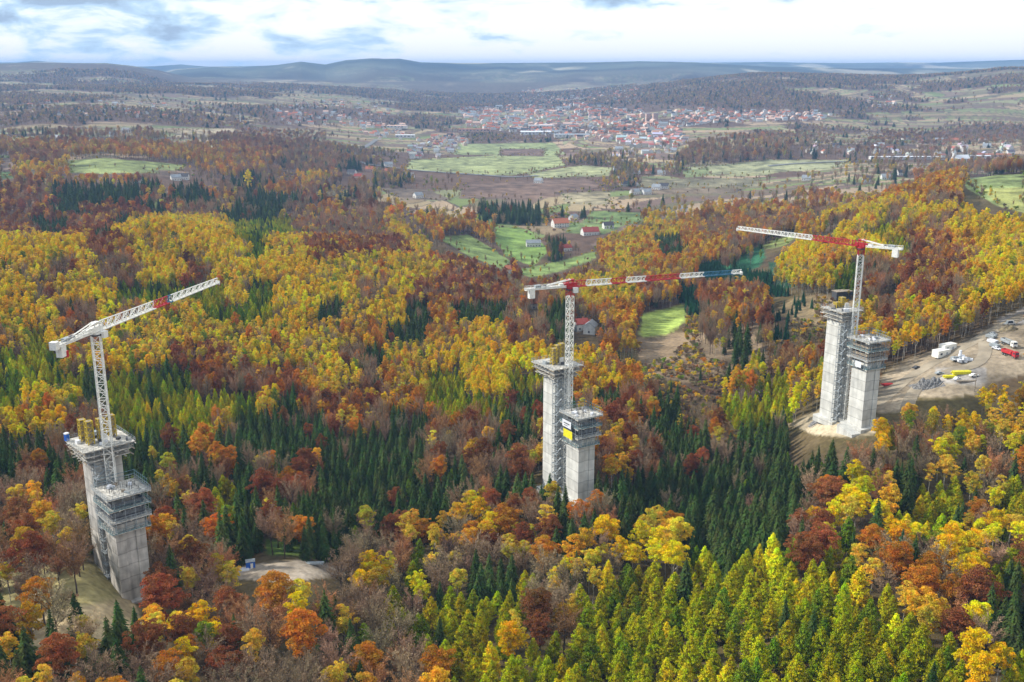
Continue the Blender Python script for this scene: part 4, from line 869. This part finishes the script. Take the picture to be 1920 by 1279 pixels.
CG = 'cars parked on the building site'
car(1826, 706, .2, M['white'], 'pale car parked right of the long yellow beam stack', CG); car(1793, 712, .8, M['sheet'], 'small white car parked below the yellow beam stacks', CG); car(1762, 702, .1, M['steel'], 'grey car parked left of the yellow beam stacks', CG)
car(1893, 609, .2, M['white'], 'white van parked at the edge of the grey yard', 'vans on the building site', 'van', 6.0, 2.3); car(1862, 628, -1.3, M['steel'], 'grey car at the head of the line of stored panels', CG)
car(1868, 655, -1.2, M['sheet'], 'pale car at the lower end of the line of stored panels', CG); car(1718, 691, .5, M['dark'], 'dark car driving on the dirt track near the forest edge', CG)
def beams(px, py, rz, L_, w, h, mat, label, grp, name='beam_stack', cat='beam stack'):
    e = thing_at(px, py, name, rz, .05); q = MB(); R_ = random.Random(px)
    for k in range(int(h/.35)):
        for i in range(int(w/.45)): q.box((R_.uniform(-.3, .3), -w/2+.22+i*.45, .2+k*.36), (L_*R_.uniform(.85, 1), .34, .28))
    q.build('beams', mat, e); q = MB()
    for s in (-1, 0, 1): q.box((s*L_*.35, 0, .02), (.25, w+.3, .14))
    q.build('bearer', M['timber'], e); tag(e, label, cat, grp)
beams(1802, 701, .1, 9.5, 3, 1.5, M['brightyellow'], 'long stack of bright yellow formwork beams right of the other', 'yellow beam stacks on the site'); beams(1781, 708, .1, 6.5, 2.4, 1.3, M['brightyellow'], 'short stack of bright yellow formwork beams next to the grey car', 'yellow beam stacks on the site')
PGp = 'panel stacks lined up on the site'
for k, (px, py) in enumerate([(1858, 633), (1861, 642), (1865, 650)]): beams(px, py, -1.1, 5, 3, 1.6, [M['steel'], M['sheet'], M['steel']][k], ['grey shutter panels stacked by the upper grey car', 'white shutter panels stacked between the two grey stacks', 'grey shutter panels stacked by the lower pale car'][k], PGp, 'panel_stack', 'panel stack')
beams(1812, 716, .05, 10, 1.8, .7, M['timber'], 'low stack of brown timber at the lower edge of the yard', 'timber on the site', 'timber_stack', 'timber stack'); beams(1664, 722, .3, 6, 2.4, 1.0, M['red'], 'red steel beams stacked behind the right front pier', 'red steel on the site'); 
e = thing_at(1802, 677, 'covered_stack', .3); q = MB(); R_ = random.Random(5)
for i in range(16): q.box((R_.uniform(-4, 4), R_.uniform(-2.5, 2.5), R_.uniform(.5, 2.2)), (R_.uniform(1, 3), R_.uniform(1, 2.4), R_.uniform(.6, 1.6)), R_.randrange(2), R_.uniform(0, 3))
q.build('wrapped_bundles', [M['sheet'], M['steel']], e); q = MB(); q.cyl((0, 1, 2.4), (0, 1, 5.2), .9, 0, 12, .6); q.build('silo', M['sheet'], e); tag(e, 'heap of white wrapped bundles with a small silo beside the containers', 'covered stack')
e = thing_at(1578, 562, 'dark_shed', .25); q = MB(); q.box((0, 0, 3), (12, 6, 6)); q.build('wall', M['dark'], e); q = MB(); q.box((0, 0, 6.2), (12.6, 6.6, .35)); q.build('roof', M['timber'], e); tag(e, 'dark boxy shed on the clearing behind the right pier head', 'shed')
def pole(px, py, hh, label, grp, D=None):
    e = thing_at(px, py, 'utility_pole', .5); q = MB(); q.cyl((0, 0, -.5), (0, 0, hh), .2, 0, 8, .13); q.build('pole', M['timber'], e); q = MB(); q.box((0, 0, hh-.6), (2.2, .16, .2)); q.build('crossarm', M['timber'], e); tag(e, label, 'utility pole', grp)
PG = 'utility poles on the site edge'
pole(1759, 656, 9, 'utility pole left of the white containers', PG); pole(1778, 643, 9, 'utility pole behind the white containers', PG); pole(1853, 615, 9, 'utility pole at the bend of the upper track', PG); pole(1827, 735, 9, 'utility pole below the yard among golden trees', PG)
# foot of the left pier
e = thing_at(470, 1064, 'site_cabin', .3); q = MB(); q.box((0, 0, 1.3), (3.2, 2.4, 2.6)); q.build('body', M['bluebox'], e); q = MB(); q.box((0, 0, 2.68), (3.4, 2.6, .16)); q.build('roof', M['steel'], e); q = MB(); q.box((.4, -1.23, 1.1), (.9, .05, 2.0)); q.build('door', M['white'], e); tag(e, 'small blue cabin on the dirt yard right of the stained pier', 'cabin')
beams(455, 1070, .2, 5, 3, .8, M['sheet'], 'white material stack beside the blue cabin', 'stacks near the blue cabin', 'panel_stack', 'panel stack'); beams(585, 1058, .05, 9, 2, .8, M['steel'], 'long grey steel stack on the far edge of the lower dirt yard', 'stacks near the blue cabin'); beams(430, 1085, .7, 5, 2.5, .8, M['timber'], 'timber stack among bare trees below the blue cabin', 'stacks near the blue cabin', 'timber_stack', 'timber stack')
# ------------------------------------------------------------------ roads
def road(name, pts, w, mat, lift=.5):
    P3 = []
    for px, py in pts:
        x, y, z, d_ = ground_at(px, py); P3.append((x, y))
    Q = []
    for i in range(len(P3)-1):
        a, b = P3[i], P3[i+1]; l = math.hypot(b[0]-a[0], b[1]-a[1]); k = max(2, int(l/(6 if l < 300 else 20)))
        for j in range(k): Q.append((a[0]+(b[0]-a[0])*j/k, a[1]+(b[1]-a[1])*j/k))
    Q.append(P3[-1]); Q = np.array(Q)
    for _ in range(12): Q[1:-1] = Q[1:-1]*.5+(Q[2:]+Q[:-2])*.25
    T_ = np.gradient(Q, axis=0); T_ /= np.linalg.norm(T_, axis=1, keepdims=True)+1e-9; Nn = np.stack([-T_[:, 1], T_[:, 0]], 1)
    V = []; off = (-1, -.4, .4, 1)
    for f in off: A_ = Q+Nn*w/2*f; V.append(np.column_stack([A_, height(A_[:, 0], A_[:, 1])+lift]))
    k = len(Q); V = np.vstack(V); q = MB(); q.add(V, [(j*k+i, j*k+i+1, (j+1)*k+i+1, (j+1)*k+i) for j in range(3) for i in range(k-1)])
    tag(q.build(name, mat), kind='structure')
road('dirt_track', [(1640,760),(1665,748),(1688,715),(1712,692),(1760,680),(1800,655),(1830,640),(1870,618),(1925,590)], 7, M['gravelroad'], .12)
road('dirt_track', [(1700,770),(1702,735),(1720,708),(1760,692),(1850,700),(1858,665),(1846,640)], 6, M['gravelroad'], .2)
road('road', [(690,308),(760,318),(860,326),(960,333),(1010,330)], 14, M['asphalt'], 1.2); road('road', [(660,292),(680,278),(706,262)], 12, M['asphalt'], 1.2); road('road', [(1165,300),(1178,330),(1206,358)], 9, M['asphalt'], 1.0)
road('road', [(1440,312),(1560,304),(1700,300),(1800,302)], 12, M['asphalt'], 1.2); road('road', [(690,310),(670,300),(660,292)], 10, M['asphalt'], 1.2)
# ------------------------------------------------------------------ houses
def house_mb(w, l, h, rh, detail):
    W_ = MB(); W_.box((0, 0, h/2-.5), (l, w, h+1)); W_.add([(-l/2,-w/2,h),(-l/2,w/2,h),(-l/2,0,h+rh),(l/2,-w/2,h),(l/2,w/2,h),(l/2,0,h+rh)], [(0,2,1),(3,4,5)])
    R = MB(); o = .5; t = .22; sl = rh/(w/2)
    for s in (-1, 1):
        y1 = s*(w/2+o); z1 = h-o*sl
        p = [(-l/2-o, y1, z1), (l/2+o, y1, z1), (l/2+o, 0, h+rh), (-l/2-o, 0, h+rh)]; p = p if s < 0 else p[::-1]
        R.hexa([(a, b, c+.03) for a, b, c in p]+[(a, b, c+t+.03) for a, b, c in p])
    return W_, R
def house(px, py, l, w, h, rz, wm, rm, label, grp=None, D=None, name='house', cat='house', rh=None):
    e = thing_at(px, py, name, rz); rh = rh or w*.38; W_, R = house_mb(w, l, h, rh, 1); W_.build('wall', wm, e); rf = R.build('roof', rm, e)
    q = MB(); q.box((l*.2, w*.12, h+rh*.95), (.8, .8, 1.8)); q.build('chimney', M['roofor'] if h < 9 else M['conc'], rf)
    nx = max(2, int(l/3.2)); fl = max(1, int(h/2.9))
    for f in range(fl):
        for i in range(nx):
            if f == 0 and i == nx//2:
                q = MB(); q.box((-l/2+(i+.5)*l/nx, -w/2-.03, 1.1), (1.1, .1, 2.2)); q.build('door', M['timber'], e); continue
            q = MB(); q.box((-l/2+(i+.5)*l/nx, -w/2-.03, 1.6+f*2.9), (1.2, .1, 1.3)); q.build('window', M['glass'], e)
        for s in (-1, 1): q = MB(); q.box((s*(l/2+.03), 0, 1.6+f*2.9), (.1, 1.2, 1.3)); q.build('window', M['glass'], e)
    tag(e, label, cat, grp or 'houses in the valley'); return e
house(1089, 618, 9, 8, 5, .3, M['wallw'], M['roofred'], 'house with a red roof just right of the middle crane mast'); house(1107, 624, 9, 8, 5.5, 1.25, M['wallw'], M['roofgrey'], 'white house with a pale grey roof beside the red-roofed one'); house(1002, 578, 8, 7, 5, .4, M['wallw'], M['roofor'], 'small house with an orange roof under the middle crane counterweight')
house(1050, 425, 22, 15, 6, .3, M['wallw'], M['roofor'], 'large valley house with a salmon roof among green meadows'); house(1106, 440, 22, 14, 5, .25, M['wallw'], M['roofred'], 'long valley house with a dark red roof by the forest edge'); house(1140, 428, 14, 11, 5, .2, M['wallw'], M['roofdk'], 'white house with a dark roof at the foot of the right hill')
house(1000, 462, 18, 9, 5, .1, M['wallw'], M['roofgrey'], 'white house among dark trees below the green meadow'); house(1062, 470, 11, 9, 4.5, .5, M['wallw'], M['roofred'], 'small red-roofed house left of the lower meadow'); house(957, 512, 11, 9, 5, .2, M['wallw'], M['roofor'], 'pale house half hidden left of the middle crane head'); house(1075, 412, 12, 9, 5, .8, M['wallw'], M['roofgrey'], 'small white house behind the large salmon-roofed one')
HL = [(330,338,'white'),(345,336,'grey'),(257,342,'grey'),(505,362,'white'),(526,364,'grey'),(784,371,'white'),(660,327,'grey'),(672,335,'red'),(693,321,'tan'),(768,333,'white'),(728,312,'white'),(730,325,'tan'),(1010,343,'white'),(1157,321,'green'),(1192,326,'pale'),(1218,325,'orange'),(1240,328,'white'),(1160,340,'white'),(1170,349,'grey'),(1190,364,'white'),(1212,364,'pale'),(1231,355,'white'),(1245,353,'dark'),(1280,397,'white'),(1152,346,'tan'),
      (1660,336,'white'),(1625,341,'grey'),(1512,338,'white'),(1690,328,'grey'),(1595,286,'white'),(1566,276,'grey'),(1650,275,'white'),(1668,282,'orange'),(1760,266,'white'),(1790,266,'tan'),(1850,277,'white'),(213,256,'white'),(105,262,'white'),(237,248,'white'),(1161,282,'white'),(1184,290,'white'),(1262,285,'white'),(1253,272,'red'),(1275,270,'orange'),(1200,270,'red')]
RM = {'white': 'roofgrey', 'grey': 'roofdk', 'red': 'roofred', 'tan': 'roofor', 'green': 'roofgrey', 'pale': 'roofgrey', 'orange': 'roofor', 'dark': 'roofdk'}
def near_word(px, py):
    if px < 560: return 'on the left plateau'
    if px < 800: return 'at the left edge of the green valley'
    if px < 1110: return 'among the valley fields'
    if px < 1300: return 'along the valley road before the town'
    return 'in the valley behind the right hill'
for k, (px, py, c) in enumerate(HL):
    d_ = ground_at(px, py)[3]; s = d_/1500; house(px, py, 8+6*s*random.uniform(.8, 1.2), 7+4*s, 5, random.uniform(-.6, .6), M['salmon'] if c in ('tan', 'orange') else M['wallw'], M[RM[c]], '%s small house with a %s roof %s' % ({'roofgrey': 'white', 'roofdk': 'pale', 'roofred': 'neat', 'roofor': 'salmon-walled'}[RM[c]], {'roofgrey': 'pale grey', 'roofdk': 'dark', 'roofred': 'red', 'roofor': 'tiled'}[RM[c]], near_word(px, py)), '%s-roofed houses %s' % ({'roofgrey': 'pale', 'roofdk': 'dark', 'roofred': 'red', 'roofor': 'tile'}[RM[c]], near_word(px, py)))
# big halls, church, tower blocks
def hall(px, py, l, w, h, rz, wm, rm, label, name='industrial_hall', cat='hall'):
    e = thing_at(px, py, name, rz); W_, R = house_mb(w, l, h, w*.06, 0); W_.build('wall', wm, e); R.build('roof', rm, e)
    for i in range(int(l/12)): q = MB(); q.box((-l/2+6+i*12, -w/2-.05, h*.6), (6, .15, h*.3)); q.build('window', M['glass'], e)
    tag(e, label, cat, 'large halls round the town')
for a in [(1010,252,120,40,9,.05,M['wallw'],M['sheet'],'long white hall in front of the town'),(1072,257,110,45,8,.0,M['wallw'],M['roofgrey'],'wide hall with bluish roof right of the long white hall'),(1015,243,90,18,15,.02,M['wallw'],M['sheet'],'tall white block behind the long white hall'),(738,240,90,30,8,-.1,M['wallw'],M['salmon'],'pink-roofed hall left of the town'),(890,247,110,20,9,.0,M['salmon'],M['roofor'],'pinkish row building at the left end of the town'),
          (1695,298,150,14,5,.0,M['wallw'],M['sheet'],'long greenhouse by the river flats on the right'),(1860,296,80,20,8,.05,M['salmon'],M['roofor'],'orange-roofed hall right of the white church'),(1830,297,60,14,6,.05,M['wallw'],M['sheet'],'white shed between church and orange-roofed hall'),(760,258,60,20,8,0,M['wallw'],M['sheet'],'white hall with flat roof behind the left road'),(940,232,70,20,8,0,M['wallw'],M['roofgrey'],'grey hall within the left part of the town')]: hall(*a)
for px in (1215, 1228): 
    e = thing_at(px, 229, 'apartment_tower', .1); q = MB(); q.box((0, 0, 14), (16, 16, 30)); q.build('wall', M['salmon'], e); q = MB(); q.box((0, 0, 29.3), (17, 17, .8)); q.build('roof', M['roofgrey'], e)
    q = MB()
    for f in range(9):
        for i in range(4): q.box((-6+i*4, -8.03, 3+f*2.9), (1.6, .1, 1.5))
    q.build('window', M['glass'], e); tag(e, 'pale salmon apartment tower in the town, %s of the pair' % ('left' if px == 1215 else 'right'), 'apartment tower', 'apartment towers in the town')
e = thing_at(1800, 305, 'church', .2); W_, R = house_mb(16, 34, 9, 7, 0); W_.build('nave', M['wallw'], e); R.build('roof', M['sheet'], e); q = MB(); q.box((-15, 0, 10), (6, 6, 20)); q.build('tower', M['wallw'], e); q = MB(); q.cyl((-15, 0, 20), (-15, 0, 29), 4.2, 0, 4, .1); q.build('spire', M['steel'], e)
for i in range(5): q = MB(); q.box((-10+i*5.5, -8.04, 5), (1.4, .12, 4)); q.build('window', M['glass'], e)
tag(e, 'white church with a pointed tower on the valley edge at right', 'church')
e = thing_at(451, 234, 'chimney_stack', 0); q = MB(); q.cyl((0, 0, -1), (0, 0, 32), 1.8, 0, 10, 1.2); q.build('shaft', M['wallw'], e); q = MB(); q.cyl((0, 0, 32), (0, 0, 32.8), 1.5, 0, 10, 1.5); q.build('cap', M['steel'], e); tag(e, 'slender white mast standing on the left plateau', 'mast')
# town houses
TOWN = [([(860,205),(980,198),(1100,196),(1200,208),(1240,232),(1300,262),(1260,282),(1190,275),(1100,262),(960,248),(870,238)], 800, (.44,.25,.19)), ([(1240,212),(1330,205),(1440,212),(1560,212),(1550,226),(1440,228),(1330,232),(1260,240)], 260, (.4,.38,.36)),
        ([(500,205),(620,188),(720,196),(740,215),(680,236),(600,236),(510,232)], 110, (.4,.4,.4)), ([(770,262),(870,252),(880,272),(820,300),(765,300)], 90, (.33,.3,.3)), ([(980,170),(1200,165),(1200,195),(960,196)], 220, (.4,.33,.3)),
        ([(1480,268),(1700,262),(1900,262),(1915,300),(1750,300),(1640,292),(1480,290)], 48, (.4,.38,.36)), ([(1170,262),(1290,262),(1270,300),(1150,300)], 45, (.4,.3,.25)), ([(0,195),(200,190),(400,205),(420,225),(200,222),(0,210)], 45, (.4,.4,.4)), ([(1620,185),(1680,183),(1700,200),(1640,205)], 14, (.4,.4,.4)), ([(640,232),(760,232),(760,262),(700,262)], 50, (.38,.33,.3))]
hs = []
for ti, (poly, cnt, rc) in enumerate(TOWN):
    xs = [p[0] for p in poly]; ys = [p[1] for p in poly]; k = 0; tr = 0
    while k < cnt and tr < cnt*20:
        tr += 1; px, py = random.uniform(min(xs), max(xs)), random.uniform(min(ys), max(ys))
        if inpoly(np.array([px]), np.array([py]), poly)[0]: hs.append((px, py, rc, ti)); k += 1
# vectorised ground lookup for the town
Dl = np.exp(np.linspace(math.log(1300), math.log(9000), 500)); HS = []
for px, py, rc, ti in hs:
    dx, dy, dz = ray(px, py); r = math.hypot(dx, dy); g_ = height(dx/r*Dl, dy/r*Dl); i = np.nonzero(H+dz/r*Dl < g_)[0]
    if len(i): d_ = Dl[i[0]]; HS.append((dx/r*d_, dy/r*d_, float(g_[i[0]]), d_, px, rc, ti))
shapes = []
for (w, l, h) in ((9, 12, 5.5), (10, 16, 6), (12, 26, 9), (8, 10, 4.5)):
    W_, R = house_mb(w, l, h, w*.36, 0); me = bpy.data.meshes.new('town_house'); n0 = len(W_.v); me.from_pydata(W_.v+R.v, [], W_.f+[tuple(i+n0 for i in f) for f in R.f]); me.materials.append(M['wallt']); me.materials.append(M['rooft'])
    me.polygons.foreach_set('material_index', [0]*len(W_.f)+[1]*len(R.f)); me.update(); shapes.append((me, W_, R))
HS.sort(key=lambda t: t[3]); WC = [(.60,.58,.54), (.5,.46,.4), (.52,.40,.33), (.66,.65,.62)]
TN = ['in the town centre', 'on the right edge of the town', 'in the village left of the town', 'in the hamlet before the town', 'behind the town', 'in the valley behind the right hill', 'on the near edge of the town', 'on the far left plateau', 'on the far right hillside', 'near the pink-roofed hall']
def rtint(rc):
    c = random.random()
    if c < .45: b_ = rc
    elif c < .65: b_ = (.36, .13, .09)
    elif c < .85: b_ = (.5, .5, .52)
    else: b_ = (.13, .12, .12)
    return [b_[0]*random.uniform(.8, 1.2), b_[1]*random.uniform(.8, 1.2), b_[2]*random.uniform(.8, 1.2)]
stv = MB()
for k, (x, y, z, d_, px, rc, ti) in enumerate(HS):
    si = random.choice((0, 0, 1, 3, 1, 2)) if ti == 0 else random.choice((0, 1, 3)); rz = random.choice((0, 1.57))+random.uniform(-.3, .3); sc = random.uniform(.9, 1.25)
    if k < 255:
        o = link('town_house', shapes[si][0]); o.location = (x, y, z); o.rotation_euler = (0, 0, rz); o.scale = (sc, sc, sc); wt = random.choice(WC); rt = rtint(rc); o['tint'] = list(wt); o['roof_tint'] = rt
        rn = 'pale' if min(rt) > .3 else ('dark' if max(rt) < .2 else 'reddish'); tag(o, 'tiny %s-roofed gabled house %s' % (rn, TN[ti]), 'house', '%s-roofed town houses %s' % (rn, TN[ti]))
    else:
        W_, R = shapes[si][1:]; c, s = math.cos(rz), math.sin(rz); rm_ = random.choice((0, 1, 1, 2, 3))
        for Q_, m in ((W_, random.choice((4, 4, 5))), (R, rm_)): stv.add([(x+(a*c-b_*s)*sc, y+(a*s+b_*c)*sc, z+c3*sc) for a, b_, c3 in Q_.v], Q_.f, m)
tag(stv.build('distant_town', [M['salmon'], M['roofor'], M['roofgrey'], M['roofdk'], M['wallw'], M['salmon']]), 'mass of tiny pale and pinkish houses filling the far town', 'town', kind='stuff')
print('houses', len(HS), time.time()-T0)
# ------------------------------------------------------------------ haze
q = MB(); S_ = 20500; zlo = float(verts[:, 2].min())-1; zhi = max(float(verts[:, 2].max()), H)+12; print('zrange', zlo, zhi)
q.box((0, 0, (zlo+zhi)/2), (2*S_, 2*S_, zhi-zlo)); m = bpy.data.materials.new('haze_air'); m.use_nodes = True; nt = m.node_tree; nt.nodes.remove(nt.nodes['Principled BSDF'])
pv = nt.nodes.new('ShaderNodeVolumePrincipled'); pv.inputs['Color'].default_value = (.34, .59, 1.0, 1); pv.inputs['Density'].default_value = 7.2e-5; pv.inputs['Anisotropy'].default_value = 0.0
nt.links.new(pv.outputs[0], nt.nodes['Material Output'].inputs['Volume']); tag(q.build('haze', m), kind='stuff')
# ------------------------------------------------------------------ sky, sun, camera
SUN_AZ, SUN_EL = math.radians(-78), math.radians(34)      # azimuth from +Y towards +X
w = bpy.data.worlds.new('World'); scene.world = w; w.use_nodes = True; nt = w.node_tree; L = nt.links.new; bg = nt.nodes['Background']
sky = nt.nodes.new('ShaderNodeTexSky'); sky.sky_type = 'NISHITA'; sky.sun_disc = False; sky.sun_elevation = SUN_EL; sky.sun_rotation = SUN_AZ
sk = nt.nodes.new('ShaderNodeVectorMath'); sk.operation = 'SCALE'; sk.inputs['Scale'].default_value = .10; L(sky.outputs[0], sk.inputs[0])
tc = nt.nodes.new('ShaderNodeTexCoord')
mp = nt.nodes.new('ShaderNodeMapping'); mp.inputs['Scale'].default_value = (15, 15, 48); mp.inputs['Location'].default_value = (3.1, 1.7, 0); L(tc.outputs['Generated'], mp.inputs['Vector'])
n1 = nt.nodes.new('ShaderNodeTexNoise'); n1.inputs['Scale'].default_value = 1.0; n1.inputs['Detail'].default_value = 7; n1.inputs['Roughness'].default_value = .55; n1.inputs['Distortion'].default_value = .3; L(mp.outputs[0], n1.inputs['Vector'])
sp_ = nt.nodes.new('ShaderNodeSeparateXYZ'); L(tc.outputs['Generated'], sp_.inputs[0])
gx_ = nt.nodes.new('ShaderNodeMapRange'); gx_.inputs['From Min'].default_value = -.45; gx_.inputs['From Max'].default_value = .15; gx_.inputs['To Min'].default_value = .135; gx_.inputs['To Max'].default_value = -.07; L(sp_.outputs['X'], gx_.inputs['Value'])
gz_ = nt.nodes.new('ShaderNodeMapRange'); gz_.inputs['From Min'].default_value = 0.0; gz_.inputs['From Max'].default_value = .06; gz_.inputs['To Min'].default_value = -.10; gz_.inputs['To Max'].default_value = .035; L(sp_.outputs['Z'], gz_.inputs['Value'])
ad = nt.nodes.new('ShaderNodeMath'); ad.operation = 'ADD'; L(n1.outputs['Fac'], ad.inputs[0]); L(gx_.outputs[0], ad.inputs[1]); ad2 = nt.nodes.new('ShaderNodeMath'); ad2.operation = 'ADD'; L(ad.outputs[0], ad2.inputs[0]); L(gz_.outputs[0], ad2.inputs[1])
cr = nt.nodes.new('ShaderNodeValToRGB'); els = cr.color_ramp.elements; els[0].position = .47; els[0].color = (.97, .975, 1, 1); els[1].position = .72; els[1].color = (.34, .46, .64, 1)
e1 = els.new(.55); e1.color = (.80, .90, .98, 1); e1 = els.new(.62); e1.color = (.50, .69, .90, 1); L(ad2.outputs[0], cr.inputs[0])
am = nt.nodes.new('ShaderNodeMix'); am.data_type = 'RGBA'; am.inputs[0].default_value = .95; L(sk.outputs[0], am.inputs[6]); L(cr.outputs[0], am.inputs[7])
L(am.outputs[2], bg.inputs['Color']); bg.inputs['Strength'].default_value = .9
sl = bpy.data.lights.new('sun', 'SUN'); sl.energy = 4.2; sl.angle = math.radians(3); sl.color = (1, .95, .86); so = bpy.data.objects.new('sun', sl); C.objects.link(so)
sd_ = Vector((math.sin(SUN_AZ)*math.cos(SUN_EL), math.cos(SUN_AZ)*math.cos(SUN_EL), math.sin(SUN_EL))); so.rotation_euler = sd_.to_track_quat('Z', 'Y').to_euler()
cam = bpy.data.cameras.new('camera'); co = bpy.data.objects.new('camera', cam); C.objects.link(co); co.location = (0, 0, H); co.rotation_euler = (math.pi/2-PITCH, 0, 0)
cam.sensor_width = 36; cam.lens = 36*FPX/1920; cam.clip_start = 1; cam.clip_end = 60000; scene.camera = co
vs = scene.view_settings; vs.view_transform = 'Standard'; vs.look = 'None'; vs.gamma = 1; vs.exposure = .44
cy = scene.cycles; cy.use_denoising = True; cy.denoiser = 'OPENIMAGEDENOISE'; cy.max_bounces = 5; cy.diffuse_bounces = 2; cy.transmission_bounces = 2; cy.volume_bounces = 0; cy.use_adaptive_sampling = True; cy.adaptive_threshold = .02
print('done', time.time()-T0)
